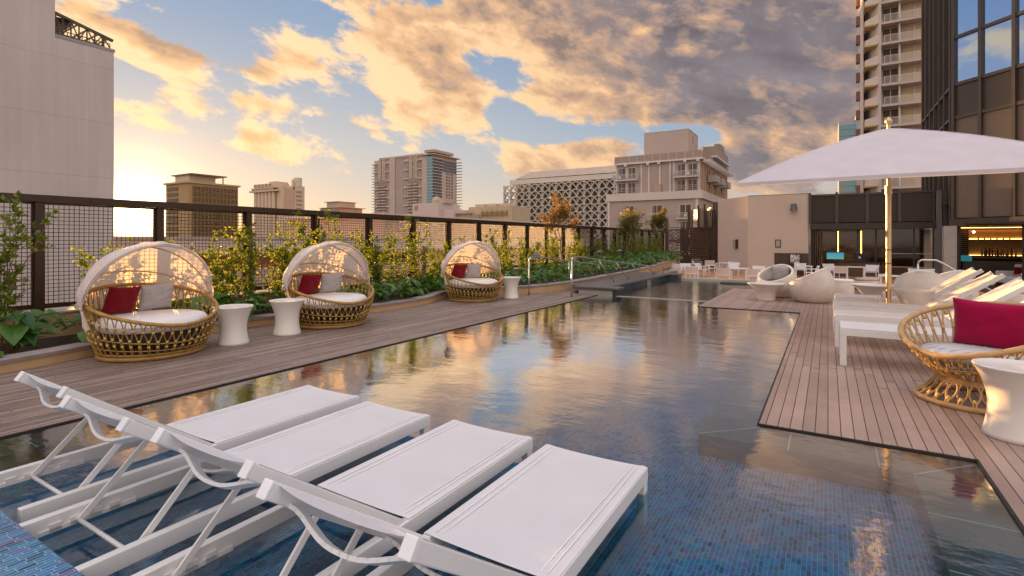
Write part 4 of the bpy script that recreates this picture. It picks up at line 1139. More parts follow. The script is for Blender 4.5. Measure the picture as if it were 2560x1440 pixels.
# --- tall blank wall at the left, with a roof truss
def m_panelwall():
    m, t = newmat('panel_wall'); x, y, z = t.xyz(t.pos())
    def seam(v, p, o): f = t.m('FRACT', t.m('DIVIDE', t.m('ADD', v, o), p)); return t.m('MINIMUM', f, t.m('SUBTRACT', 1., f))
    s = t.m('MINIMUM', t.mr(seam(z, 2.66, -1.85), .003, .009, 0., 1.), t.mr(seam(y, 2.1, -.25), .002, .007, .6, 1.))
    n = t.mr(t.noise(t.pos(), .35, 5, .65), .3, .7, .92, 1.06)
    stain = t.mr(t.noise(t.comb(t.m('MULTIPLY', y, 3.), 0, t.m('MULTIPLY', z, .12)), 1.2, 4), .35, .7, 1.02, .90)
    c = t.vm('SCALE', (.62,.535,.50), None); t.inp(c.node.inputs[3], t.m('MULTIPLY', t.m('MULTIPLY', n, stain), t.mr(s, 0., 1., .80, 1.)))
    return done(t, bsdf(t, c, .85))
lb = bld('blank_building', 'tall blank pale building at the left edge with a roof truss on its step', (-40,-5,-30))
g = MB(); g.box(-62,-30,-60,9.47,-30,26); g.box(-62,-30.001,9.47,11.75,-30,10.75); put(g, 'wall', m_panelwall(), lb)
g = MB(); g.box(-30.06,-29.98,9.47,11.80,10.72,10.86); put(g, 'parapet_cap', M('cap_grey', (.35,.33,.32)), lb)
g = MB()
for x in (-30.5,-33.5):
    g.bar((x,9.47,12.02), (x,11.9,11.42), .14, .12); g.bar((x,9.47,11.05), (x,11.55,11.02), .09, .08)
    for i in range(7):
        ya = 9.6 + i*.31; zt = 12.02 - (ya-9.47)*.247; zt2 = 12.02 - (ya+.31-9.47)*.247
        g.bar((x,ya,11.04), (x,ya,zt), .05, .05)
        g.bar((x,ya,11.04) if i % 2 else (x,ya,zt), (x,ya+.31,zt2) if i % 2 else (x,ya+.31,11.04), .045, .045)
for i in range(6): y_ = 9.7 + i*.4; g.bar((-30.5,y_,12.0-(y_-9.47)*.247), (-33.5,y_,12.0-(y_-9.47)*.247), .06, .06)
for x in (-30.5,-33.5): g.bar((x,11.5,10.8),(x,11.5,11.5),.08,.08)
put(g, 'roof_truss', mat('truss_metal', (.10,.085,.07), .5, .4), lb)
g = MB()
for x in (-30.4,): 
    for k in range(9): g.bar((x,9.5+.28*k,10.86),(x,9.5+.28*k,11.2),.03,.03)
    g.bar((x,9.47,11.2),(x,11.74,11.2),.035,.035)
put(g, 'roof_railing', MATS['truss_metal'], lb)
g = MB(); g.box(-34,-30.6,9.46,10.3,11.62,11.86); put(g, 'roof_canopy', mat('truss_dark', (.03,.028,.028), .6), lb)

# --- brown slab hotel
bh = bld('brown_hotel', 'brown slab hotel with dark gridded windows and a rooftop penthouse', (-620,335,-30))
BX, BXR, BY, BY2 = -648, -601.2, 304.7, 361.8
g = MB(); g.box(BX,BXR,BY,BY2,-30,64); put(g, 'wall', M('brown_wall', (.42,.27,.13)), bh)
g = MB(); g.box(BX-2,BXR+2,BY-2,BY2+2,64.3,66.3); put(g, 'roof_slab', M('brown_slab', (.50,.35,.2)), bh)
g = MB(); g.box(BX+14,BXR-3,BY+3,BY+32,66.5,73.7); put(g, 'penthouse', M('pent_wall', (.60,.47,.33)), bh)
g = MB(); g.box(BX+9,BXR+5,BY+1,BY+41,73.75,75); g.bar((BXR,BY+39,66.2),(BXR,BY+39,73.9),.9,.9); put(g, 'penthouse_roof', M('pent_roof', (.25,.18,.12)), bh)
for k in range(9):
    z = 61.2 - k*6.4
    g = MB(); g.box(BXR-.4,BXR+1,BY+5,BY2-1.5,z-4.8,z); put(g, 'window', M('brown_glass', (.11,.062,.022), rough=.35), bh)
    g = MB(); g.box(BXR+.9,BXR+1.5,BY+4.8,BY2-1.2,z-5,z-4.7)
    for i in range(13): y_ = BY+5 + (BY2-BY-6.5)*i/12; g.box(BXR+1,BXR+1.5,y_-.25,y_+.25,z-4.8,z)
    put(g, 'mullion', M('brown_mullion', (.36,.23,.10)), bh)
    g = MB(); g.box(BX+4,BX+27,BY-.7,BY+.5,z-4.2,z-.4); put(g, 'window', MATS['brown_glass'], bh)

# --- cream hotel with fluted shafts
ch = bld('fluted_hotel', 'cream hotel with tall fluted shafts and an elevator tower on the right', (-268,186,-30))
cw = M('cream_wall', (.60,.46,.33)); cd = M('cream_dark', (.33,.23,.15))
g = MB(); g.box(-284,-258,181,194.5,-30,31.5); put(g, 'wall', cw, ch)
for i in range(6):
    x = -282.2 + i*3.35
    g = MB(); g.lathe([(1.35,-30),(1.35,28.6)], 14, cx=x, cy=180.8); put(g, 'shaft', cw, ch, smooth=True, angle=40)
    g = MB(); g.box(x+1.5,x+1.85,180.2,180.9,-30,28.5); put(g, 'window_strip', cd, ch)
g = MB(); g.box(-286,-261,178.6,184,28.7,29.6); g.box(-285,-262,179.2,184,30.6,31.1); put(g, 'cornice', cw, ch)
g = MB(); g.box(-284.4,-264,179.2,179.6,29.6,30.6); put(g, 'window', cd, ch)
g = MB(); g.box(-284,-265,180.2,190,31.5,33.4); g.box(-272,-266,182,190,33.4,34.6); put(g, 'roof_storey', cw, ch)
for i in range(5):
    g = MB(); g.box(-283+i*3.4,-281.2+i*3.4,180.0,180.25,32.0,33.0); put(g, 'window', cd, ch)
g = MB(); g.box(-257.95,-257.6,182,187,-30,30.4); put(g, 'side_panel', M('cream_pink', (.56,.36,.25)), ch)
g = MB(); g.box(-262,-257.5,188.2,194.5,-30,32.2); put(g, 'stair_tower', cw, ch)
g = MB(); g.lathe([(2.2,32.2),(2.2,37)], 18, cx=-259.6, cy=191.6); put(g, 'water_tank', M('cream_light', (.62,.52,.42)), ch, smooth=True, angle=40)
g = MB(); g.box(-259.5,-258,187.4,188.2,30,35.6); put(g, 'chimney', cw, ch)
for k in range(10):
    g = MB(); g.box(-257.6,-257.3,189,192.6,28.4-2.4*k,29.3-2.4*k); put(g, 'window', cd, ch)

# --- small roof block far away
sb = bld('small_hotel', 'small flat-topped building far off between the fluted hotel and the tall tower', (-340,290,-30))
g = MB(); g.box(-352,-329,281,304,-30,27.4); put(g, 'wall', M('small_wall', (.48,.37,.29)), sb)
g = MB(); g.box(-347,-333,283,300,27.4,31.8); put(g, 'penthouse', MATS['small_wall'], sb)
g = MB(); g.box(-353,-326,280,305,27.0,27.5); g.box(-349,-332,282,301,31.8,32.3); put(g, 'roof_slab', M('small_slab', (.4,.32,.25)), sb)
g = MB(); g.box(-352.3,-328.7,280.6,281,24.2,26.2); put(g, 'window', cd, sb)

# --- tall condominium tower
tt = bld('condo_tower', 'tall pale condominium tower with blue-green glass corner and stacked balconies', (-254,286,-30))
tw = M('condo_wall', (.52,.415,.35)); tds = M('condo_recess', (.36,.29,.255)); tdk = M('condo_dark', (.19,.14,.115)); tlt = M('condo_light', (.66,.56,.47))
X_ = lambda zx: -282.5 + (zx-205)/940*55.5
FY = 271.9; XR = -227.0
g = MB(); g.box(X_(205),XR,FY+.6,298,-30,59); put(g, 'wall', tw, tt)
g = MB(); g.box(X_(475),X_(565),FY-.5,FY+.6,-30,60.0); put(g, 'pier', tw, tt)
g = MB(); g.box(X_(568),X_(690),FY+.2,FY+.55,-30,60.0); put(g, 'pier', M('condo_mauve', (.40,.325,.30)), tt)
g = MB(); g.box(X_(990),X_(1062),FY-.5,FY+.6,-30,59.0); put(g, 'pier', tw, tt)
g = MB(); g.box(X_(300),X_(1000),FY-.3,290,59,60.4); g.box(X_(1000),XR+2.6,FY-2,299,58.8,59.5); g.box(X_(1040),X_(1180),FY-1.4,292,60.4,62.2); put(g, 'roof_slab', M('condo_roof', (.45,.34,.27)), tt)
g = MB(); g.box(X_(1066),X_(1146),FY-.8,FY+.7,-30,57.9); put(g, 'glass_corner', glass_teal, tt)
PF = 2.06
for k in range(22):
    z = 56.5 - k*PF
    for (a, b) in ((270,412), (772,915)):
        top = k < 7
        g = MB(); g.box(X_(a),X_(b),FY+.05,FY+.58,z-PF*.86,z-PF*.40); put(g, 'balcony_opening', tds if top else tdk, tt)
        if not top:
            g = MB(); g.box(X_(a),X_((a+b)/2-6),FY-.7,FY+.1,z-PF*1.12,z-PF*.86); g.box(X_((a+b)/2+6),X_(b),FY-.7,FY+.1,z-PF*1.12,z-PF*.86); put(g, 'balcony', tlt, tt)
    if k % 3 == 0:
        for (a, b) in ((205,270), (412,475), (700,772), (915,990)):
            g = MB(); g.box(X_(a),X_(b),FY-.6,FY+.55,z-.5,z+.05); put(g, 'ledge', tlt, tt)
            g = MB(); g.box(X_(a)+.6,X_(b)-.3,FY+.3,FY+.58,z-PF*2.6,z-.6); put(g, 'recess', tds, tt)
    g = MB(); g.box(X_(1062),X_(1148),FY-.95,FY-.7,z-.12,z+.12); g.box(XR-.3,XR+1.5,FY-1.0,FY+9.2,z-.16,z+.12); put(g, 'balcony_slab', tlt, tt)
    g = MB(); g.box(XR,XR+.25,FY+.4,FY+9.2,z-PF+.2,z-.3); put(g, 'glazing', M('condo_glass', (.14,.125,.13), rough=.3), tt)
    if k < 4:
        g = MB(); g.box(XR,XR+.22,FY+9.6,FY+25.4,z-PF+.25,z-.15); put(g, 'glazing', MATS['condo_glass'], tt)
    else:
        for c in (.24,.42,.60):
            y_ = FY+9.3 + 16.2*(c+.05); g = MB(); g.box(XR,XR+.2,y_,y_+1.7,z-PF+.5,z-.35); put(g, 'window', tdk, tt)
    g = MB(); g.box(XR-2,XR+4.2,FY+25.4,FY+27.5,z-.18,z+.12); put(g, 'balcony_slab', M('condo_slab', (.42,.33,.27)), tt)
    g = MB(); g.box(X_(205)-4.5,X_(205)+1,FY+2,FY+7,z-.18,z+.12); put(g, 'balcony_slab', MATS['condo_slab'], tt)
for i in range(7):
    for x0 in (285, 790):
        if i in (3,): continue
        x = X_(x0+i*18); g = MB(); g.box(x,x+.42,FY-.35,FY+.1,44,59.2); put(g, 'fin', tlt, tt)

# --- nearer service blocks
mb_ = bld('service_block', 'low pale service block in front of the tall tower', (-110,135,-30))
g = MB(); g.box(-116,-105.4,128.6,140,-30,13.3); g.box(-105.4,-101,131,142,-30,11.2); put(g, 'wall', M('service_wall', (.55,.46,.44)), mb_)
g = MB(); g.lathe([(1.5,13.3),(1.5,14.6),(1.0,15.4),(.001,15.8)], 16, cx=-109.5, cy=133); g.box(-107.6,-104.5,131,136,13.3,14.9); put(g, 'roof_plant', M('plant_tan', (.45,.36,.28)), mb_)
g = MB(); g.box(-115,-113.6,128.5,128.58,11.2,12.6); put(g, 'vent', cd, mb_)
g = MB(); g.box(-101,-96,133,145,-30,9.8); g.box(-102,-95,132,134,9.8,10.2); put(g, 'side_wing', M('service_wing', (.47,.37,.30)), mb_)
mc = bld('cooling_block', 'low tan building with pipework and cooling towers left of the arched facade', (-92,140,-30))
g = MB(); g.box(-100.5,-84,138.4,150,-30,12.2); put(g, 'wall', M('cooling_wall', (.50,.39,.26)), mc)
for i in range(3):
    g = MB(); g.box(-98.6+i*4.6,-95.0+i*4.6,139.5,144,12.2,13.1); put(g, 'cooling_tower', M('cooling_top', (.55,.46,.36)), mc)
g = MB()
for q in range(3): g.bar((-95.5,138.1,9.3+q*.55),(-85.5,138.1,9.3+q*.55),.16,.16)
for q in range(6): g.bar((-95+q*1.9,138.1,8.8),(-95+q*1.9,138.1,11),.14,.14)
put(g, 'pipework', M('pipe_olive', (.22,.19,.06)), mc)

# --- parking structure behind the fence
ps = bld('parking_structure', 'long low parking structure seen through the mesh fence', (-45,40,-30))
pk = M('parking_wall', (.56,.39,.31), var=.15, vscale=.4); pk2 = M('parking_dark', (.20,.125,.085)); pkl = M('parking_light', (.66,.54,.49), var=.12, vscale=.5)
g = MB(); g.box(-62,-40.4,13,132,-30,-4); put(g, 'wall', pk, ps)
for k in range(5):
    zt = 1.6 - k*2.55
    g = MB(); g.box(-40.6,-40,13,132,zt-1.15,zt); put(g, 'parapet', pkl if k == 0 else pk, ps)
    g = MB(); g.box(-42,-41.6,13,132,zt-2.5,zt-1.15); put(g, 'opening', pk2, ps)
    g = MB(); g.box(-62,-40.1,13,132,zt-1.35,zt-1.16); put(g, 'floor_slab', pk, ps)
    g = MB()
    for i in range(200): y_ = 13.3 + i*.59; g.box(-40.35,-40.25,y_,y_+.14,zt-2.5,zt-1.16)
    put(g, 'louvre', M('parking_louvre', (.20,.12,.075)), ps)
g = MB(); g.box(-62,-44,44,104,-4,4.2); put(g, 'roof_block', M('parking_roof', (.56,.40,.31), var=.1, vscale=.3), ps)
g = MB(); g.box(-62,-43.6,43.6,104.4,4.2,4.6); put(g, 'roof_edge', M('parking_edge', (.60,.48,.41)), ps)
g = MB(); g.box(-40.1,-39.9,13,132,1.6,1.75); put(g, 'coping', pkl, ps)

# --- arched car park facade
ab = bld('arched_building', 'white building wrapped in a screen of overlapping pointed arches', (-92,192,-30))
AX0, AX1, AYF = -117.5, -58, 187.5
aw = M('arch_white', (.56,.52,.46)); ad_ = M('arch_dark', (.10,.095,.085)); amid = M('arch_mid', (.25,.22,.19))
g = MB(); g.box(AX0+3.4,AX1,AYF+3.6,AYF+40,-30,25); put(g, 'wall', amid, ab)
for k in range(9):
    z = 24.6 - 2.92*(k+1)
    g = MB(); g.box(AX0+.3,AX1,AYF+1.0,AYF+4,z-.2,z+.1); put(g, 'floor_slab', M('arch_slab', (.36,.33,.29)), ab)
    g = MB(); g.box(AX0+6,AX1,AYF+2.2,AYF+2.4,z+.1,z+1.05); put(g, 'rail_wall', M('arch_railwall', (.16,.17,.20)), ab)
    rr_ = random.Random(k)
    for i in range(5):
        x = rr_.uniform(AX0+8, AX1-5); g = MB(); g.box(x,x+rr_.uniform(1.5,4),AYF+3.3,AYF+3.58,z+.2,z+2.4); put(g, 'opening', ad_, ab)
W2 = 3.05
for k in range(9):
    z0 = 24.4 - 2.92*(k+1)
    g = MB(); n_ = int((AX1-AX0)/W2)
    for i in range(-1, n_+1):
        # each rib leaves one column foot and lands two bays on, so neighbours overlap
        x0 = AX0 + i*W2
        P = []
        for q in range(11):
            u = q/10; xx = x0 + 2*W2*u
            if xx < AX0-.01 or xx > AX1: continue
            P.append(Vector((xx, AYF - .75*math.sin(PI*u), z0 + 2.75*math.sin(PI*u)**.72)))
        for q in range(len(P)-1): g.bar(P[q], P[q+1], .32, .95, up=Vector((0,-1,.001)))
    put(g, 'arch_rib', aw, ab)
for i in range(int((AX1-AX0)/(2*W2))+1):
    x = AX0 + i*2*W2; g = MB(); g.box(x-.42,x+.42,AYF-.12,AYF+.5,-12,24.6); put(g, 'column', aw, ab)
    if i < 10:
        g = MB(); g.box(x+W2-.2,x+W2+.2,AYF+.1,AYF+.45,-12,24.4); put(g, 'column', aw, ab)
g = MB(); g.box(AX0+3,AX1,AYF-.3,AYF+40,24.7,26.6); put(g, 'fascia', M('arch_fascia', (.60,.55,.48)), ab)
g = MB()
xa, xb, ya, yb = AX0+6.5, AX1, AYF+3, AYF+38
vs = [(xa-2.6,ya-1,27.2),(xb,ya-1,27.2),(xb,yb,27.2),(xa-2.6,yb,27.2),(xa+2.2,ya+4.5,30.6),(xb,ya+4.5,30.6),(xb,yb-4,30.6),(xa+2.2,yb-4,30.6)]
g.add(vs, [(0,1,5,4),(1,2,6,5),(2,3,7,6),(3,0,4,7),(4,5,6,7),(3,2,1,0)])
def m_seamroof():
    m, t = newmat('seam_roof'); x, y, z = t.xyz(t.pos()); f = t.m('FRACT', t.m('DIVIDE', x, 1.1)); s = t.mr(f, .0, .16, .72, 1.)
    c = t.vm('SCALE', (.46,.36,.27), None); t.inp(c.node.inputs[3], t.m('MULTIPLY', s, t.mr(t.noise(t.pos(), .3, 3), .3, .7, .92, 1.08))); return done(t, bsdf(t, c, .6))
put(g, 'hip_roof', m_seamroof(), ab)

# --- balcony hotel
hb = bld('balcony_hotel', 'stepped taupe hotel with white railed balconies and roof-top stair block', (-25,106,-30))
hw_ = M('hotel_wall', (.40,.325,.285)); hs = M('hotel_side', (.46,.315,.225)); ht = M('hotel_trim', (.62,.56,.53)); hp = M('hotel_parapet', (.335,.26,.225))
hgl = M('hotel_glass', (.05,.045,.045), rough=.2); hcur = M('hotel_curtain', (.22,.185,.16))
HX0, HX1, HY, HY2 = -33.9, -18.9, 93.8, 121
g = MB(); g.box(HX0,HX1,HY,HY2,9.9,15.4); put(g, 'upper_storeys', hw_, hb)
g = MB(); g.box(HX1+.003,HX1+.06,HY+.02,HY2,10.0,15.3); put(g, 'side_wall', hs, hb)
g = MB(); g.box(HX0-1.7,HX1,HY-.1,HY2,-30,8.7); put(g, 'lower_storeys', hw_, hb)
g = MB(); g.box(HX1+.003,HX1+.06,HY-.08,HY2,-30,8.65); put(g, 'side_wall', hs, hb)
g = MB(); g.box(HX0-1.95,HX1+.4,HY-.45,HY2+.3,8.72,10.1); put(g, 'band_course', M('hotel_band', (.60,.53,.47)), hb)
g = MB(); g.box(HX0-.3,HX1+.55,HY-.6,HY2+.5,15.42,15.72); put(g, 'eave', ht, hb)
g = MB(); g.box(HX0-.25,HX1+.4,HY-.42,HY2+.3,15.74,16.95); put(g, 'parapet', hp, hb)
for i in range(12):
    x = HX0-.25 + i*(HX1+.4-HX0+.25)/11.; g = MB(); g.box(x-.03,x+.03,HY-.47,HY-.425,15.76,16.93); put(g, 'parapet_joint', ht, hb)
for x in (HX0+.05,HX0+2.0,HX0+4.75,HX0+6.1,HX0+8.1,HX0+9.9,HX0+10.6,HX0+12.7,HX1-.15):
    g = MB(); g.box(x-.14,x+.14,HY-.16,HY-.002,10.12,15.4); put(g, 'pilaster', ht, hb)
for x in (HX0+1.95,HX0+6.1,HX0+8.1,HX0+12.6,HX1-.2):
    g = MB(); g.box(x-.22,x+.22,HY-.95,HY-.47,15.05,15.44); put(g, 'beam_end', ht, hb)
for i in range(13):
    y_ = HY+.9+i*2.1; g = MB(); g.box(HX1+.1,HX1+1.7,y_-.2,y_+.2,15.02,15.42); put(g, 'beam_end', ht, hb)
    g = MB(); g.box(HX1+.062,HX1+.26,y_+.6,y_+.95,10.1,15.0); put(g, 'pilaster', hs, hb)
def window_on_front(x0, x1, z0, z1, y=HY):
    g = MB(); g.box(x0,x1,y-.05,y-.004,z0,z1); w_ = put(g, 'window', hgl, hb)
    g = MB(); xm = (x0+x1)/2
    for a, b in ((x0-.05,x0+.04),(xm-.04,xm+.04),(x1-.04,x1+.05)): g.box(a,b,y-.10,y-.052,z0-.05,z1+.05)
    g.box(x0+.041,xm-.041,y-.10,y-.052,z1-.04,z1+.05); g.box(xm+.041,x1-.041,y-.10,y-.052,z1-.04,z1+.05); sub(g, 'frame', ht, w_)
    rn = random.Random(int(x0*100+z0*10)); 
    if rn.random() < .7:
        g = MB(); g.box(x0+.05,x0+rn.uniform(.25,.5),y-.051,y-.046,z0,z1-.05); sub(g, 'curtain', hcur, w_)
def balcony(x0, x1, zb, dep=1.15, y=HY, h=1.0):
    g = MB(); g.box(x0,x1,y-dep,y-.11,zb-.16,zb); b_ = put(g, 'balcony', ht, hb)
    g = MB(); g.box(x0,x1,y-dep,y-dep+.05,zb+h-.05,zb+h); n = int((x1-x0)/.16)
    for i in range(n+1): xx = x0 + (x1-x0-.03)*i/n; g.box(xx,xx+.035,y-dep+.01,y-dep+.04,zb+.003,zb+h-.051)
    sub(g, 'railing', ht, b_)
    for xx in (x0,x1-.05):
        g = MB(); g.box(xx,xx+.05,y-dep+.055,y-.11,zb+.003,zb+h); sub(g, 'side_screen', ht, b_)
    rn = random.Random(int(x0*37+zb*11)); xx = rn.uniform(x0+.3, x1-.7)
    g = MB(); g.box(xx,xx+.42,y-dep+.3,y-dep+.7,zb+.32,zb+.38); g.box(xx,xx+.42,y-dep+.66,y-dep+.70,zb+.38,zb+.78)
    for q in (0,.38): g.box(xx+q,xx+q+.04,y-dep+.3,y-dep+.34,zb+.003,zb+.32)
    sub(g, 'balcony_chair', M('plastic_white', (.7,.68,.66)), b_)
for (a, b) in ((HX0+.35,HX0+1.75),(HX0+2.25,HX0+3.65),(HX1-3.9,HX1-2.45),(HX1-2.0,HX1-.45)):
    window_on_front(a, b, 12.95, 14.85); window_on_front(a, b, 10.3, 12.05)
balcony(HX0-.25,HX0+4.2,12.55); balcony(HX1-4.35,HX1-.15,12.55)
for (x0, x1) in ((HX0-.2,HX0+4.3),(HX1-4.3,HX1-.1)):
    g = MB()
    for q in (10.45,10.75,11.05): g.box(x0,x1,HY-.40,HY-.36,q,q+.05)
    put(g, 'guard_rail', ht, hb)
g = MB(); g.box(HX0+7.2,HX0+8.4,HY-.42,HY-.2,10.12,11.5); put(g, 'roof_stub', M('stub_pink', (.45,.32,.26)), hb)
for zb in (5.3, 2.3, -.7, -3.7, -6.7, -9.7):
    for xc in (HX0-.1+2.6, HX0+7.6, HX0+12.6):
        window_on_front(xc-.95, xc+.95, zb+.1, zb+2.45, HY-.1); balcony(xc-1.45, xc+1.35, zb, .95, HY-.1)
for x in (HX0-1.55,HX1-.55):
    g = MB(); g.box(x-.15,x+.25,HY-.25,HY-.105,-30,8.7); put(g, 'pilaster', ht, hb)
for i, y_ in enumerate((99,105,112)):
    g = MB(); g.box(HX1+.3,HX1+1.8,y_,y_+3.2,12.0,13.2); put(g, 'balcony', M('side_balc', (.42,.37,.34)), hb)
    g = MB(); g.box(HX1+.065,HX1+.12,y_+.4,y_+2.8,12.4,14.4); put(g, 'window', hgl, hb)
g = MB(); g.box(HX0+4.6,HX1-2.4,HY+2,HY+10,17,21.3); put(g, 'stair_block', M('stair_wall', (.47,.38,.335)), hb)
g = MB(); g.box(HX0+4.55,HX1-2.35,HY+1.95,HY+10.05,21.302,21.42); put(g, 'stair_cap', ht, hb)
g = MB(); g.box(HX1-2.395,HX1-2.36,HY+5.5,HY+5.9,19.3,20.5); put(g, 'slot_window', hgl, hb)
g = MB(); g.box(HX1-1.4,HX1+.75,HY+10,HY+25,17.4,19.2); put(g, 'roof_storey', hp, hb)
g = MB(); g.box(HX1-1.5,HX1+1.1,HY+9.6,HY+25.4,17.05,17.38); put(g, 'roof_ledge', ht, hb)
g = MB(); g.box(HX1-.5,HX1+.6,HY+16,HY+21,19.2,20.6); put(g, 'lift_box', M('lift_grey', (.28,.24,.22)), hb)
g = MB()
for q in range(5): g.bar((HX1-2.3+q*.3,HY+8.5,17.2),(HX1-2.3+q*.3,HY+8.5,18.2+.25*q),.05,.05)
g.bar((HX1-2.3,HY+8.5,18.2),(HX1-1.1,HY+8.5,19.2),.05,.05); g.bar((HX1-2.3,HY+8.5,17.7),(HX1-1.1,HY+8.5,18.7),.05,.05); put(g, 'roof_stair', M('stair_metal', (.3,.25,.22)), hb)

# --- white apartment tower at the right
wt = bld('apartment_tower', 'cream apartment tower with railed balconies behind the white parasol', (9,95,-30))
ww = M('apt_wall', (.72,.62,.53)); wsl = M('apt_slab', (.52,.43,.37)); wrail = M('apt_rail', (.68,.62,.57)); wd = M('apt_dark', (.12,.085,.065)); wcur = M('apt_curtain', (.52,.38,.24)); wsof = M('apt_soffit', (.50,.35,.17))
g = MB(); g.box(6.5,14,93.2,106,-30,62); put(g, 'wall', ww, wt)
FLZ = 2.95
for k in range(14):
    z = 17.0 + k*FLZ - 6*FLZ + .95
    if z < 1: continue
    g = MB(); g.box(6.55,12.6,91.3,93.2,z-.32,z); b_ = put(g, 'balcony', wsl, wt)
    g = MB(); g.box(6.85,12.3,91.36,91.41,z+.98,z+1.03)
    for i in range(40): x = 6.9 + i*.137; g.box(x,x+.035,91.37,91.40,z+.003,z+.98)
    for x in (6.85,8.7,10.6): g.box(x,x+.07,91.34,91.42,z+.003,z+1.03)
    sub(g, 'railing', wrail, b_)
    rn = random.Random(k+3)
    for (x0, x1) in ((6.9,7.7),(7.8,8.6),(8.8,10.5),(10.6,12.3)):
        g = MB(); g.box(x0,x1,93.08,93.19,z+.05,z+2.4); dk = rn.random()
        w_ = put(g, 'window', wd if (x0 < 8 and dk < .75) or dk < .12 else wcur, wt)
        g = MB(); g.box(x1-.002,x1+.09,93.0,93.19,z+.02,z+2.5); sub(g, 'frame', wrail, w_)
    g = MB(); g.box(8.62,8.80,91.9,93.2,z,z+FLZ-.32); put(g, 'partition', wrail, wt)
    # raking side balconies
    zz = z + .35
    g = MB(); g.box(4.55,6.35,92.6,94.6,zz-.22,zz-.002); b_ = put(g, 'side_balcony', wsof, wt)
    g = MB(); g.extrude_poly([(6.4,92.3),(6.3,92.15),(4.75,94.2),(4.9,94.3)], zz-.1, zz+1.2); sub(g, 'parapet', ww, b_)
    g = MB(); g.extrude_poly([(4.72,94.2),(4.9,94.32),(4.9,96.4),(4.72,96.4)], zz-.1, zz+1.2); sub(g, 'parapet', ww, b_)
    g = MB(); g.box(3.8,4.6,98.2,99.4,zz-.7,zz+.65); put(g, 'side_box', M('apt_brick', (.25,.12,.085)), wt)
g = MB(); g.extrude_poly([(6.35,92.0),(6.52,91.2),(6.62,93.3),(4.7,101),(4.4,101)], -30, 62); put(g, 'corner_pier', ww, wt)
g = MB(); g.extrude_poly([(4.5,95.4),(4.62,95.4),(4.3,100),(4.18,100)], -30, 62); put(g, 'corner_fin', ww, wt)

# --- far teal glass tower
tg = bld('glass_tower', 'distant blue-green glass tower just left of the apartment tower', (9,310,-30))
g = MB(); g.box(4.5,13,306,325,-30,60.5); put(g, 'wall', M('teal_frame', (.40,.40,.38)), tg)
for k in range(16):
    z = 58.5 - 3.1*k; g = MB(); g.box(5.2,11.5,305.7,306,z-2.5,z); put(g, 'window', glass_teal, tg)
g = MB(); g.box(11.6,22,305.4,325,-30,62.5); put(g, 'side_block', M('teal_side', (.33,.36,.38)), tg)
# ------------------------------------------------------------------ pavilion, screens and dark tower round the dining terrace
TZ = -.6
pv = bld('dining_pavilion', 'low dining pavilion with dark glass upper band beside the beige wall', (2,38,TZ))
bz = mat('bronze_frame', (.075,.058,.048), .45, .3); bz2 = mat('bronze_dark', (.04,.032,.028), .5, .2)
PX = [-.90,.43,1.86,3.30,4.77]; PY = 35.0
g = MB(); g.box(-.9,5.1,PY+6,PY+6.2,TZ,4.1); g.box(-.9,-.7,PY+.3,PY+6,TZ,4.1); put(g, 'back_wall', mat('pav_inside', (.30,.21,.14), .8), pv)
g = MB(); g.box(-.95,5.1,PY+.05,PY+6.2,4.02,4.14); put(g, 'roof', bz, pv)
g = MB(); g.box(-.9,5.1,PY+.1,PY+6,2.2,2.3); put(g, 'ceiling', mat('pav_ceiling', (.12,.09,.07), .8), pv)
for i in range(4):
    g = MB(); g.box(PX[i]+.07,PX[i+1]-.07,PY+.02,PY+.05,2.50,4.02); put(g, 'upper_pane', glass_dark, pv)
for i, x in enumerate(PX):
    g = MB(); g.box(x-.068,x+.068,PY-.10,PY+.12,2.46,4.22 if i < 4 else 4.1); put(g, 'mullion', bz, pv)
g = MB(); g.box(-.9,4.85,PY-.12,PY+.15,2.12,2.455); put(g, 'header_beam', bz2, pv)
g = MB(); g.box(-.86,4.8,PY-.11,PY+.05,4.03,4.09); put(g, 'top_rail', bz, pv)
# folded door leaves, fixed panes
for i in range(5):
    x = -.82 + i*.105; g = MB(); g.bar((x,PY-.05,TZ+1.35),(x+.03,PY+.75,TZ+1.35), .045, 2.68); o_ = put(g, 'folded_door', bz2, pv)
for (x0, x1) in ((-.28,.42),(.50,1.42),(1.50,2.28),(2.36,2.86)):
    g = MB(); g.box(x0,x1,PY+.9,PY+.915,TZ+.05,2.1); p_ = put(g, 'glass_pane', glass_clear, pv)
    g = MB(); g.box(x1+.002,x1+.07,PY+.87,PY+.945,TZ,2.118); sub(g, 'frame', bz2, p_)
for (x0, x1) in ((2.95,3.9),(3.98,4.72)):
    g = MB(); g.box(x0,x1,PY+.02,PY+.035,TZ+.05,2.1); p_ = put(g, 'glass_pane', glass_clear, pv)
    g = MB(); g.box(x1+.002,x1+.07,PY-.01,PY+.065,TZ,2.118); sub(g, 'frame', bz2, p_)
    g = MB(); g.box(x0,x1,PY+.0,PY+.06,TZ+.62,TZ+.66); g.box(x0,x1,PY-.0,PY+.06,TZ+1.35,TZ+1.38); sub(g, 'transom', MATS['pale_concrete'], p_)
g = MB(); g.box(4.79,5.1,PY-.1,PY+.2,TZ,4.1); put(g, 'end_post', mat('grey_cladding', (.17,.155,.15), .5), pv)
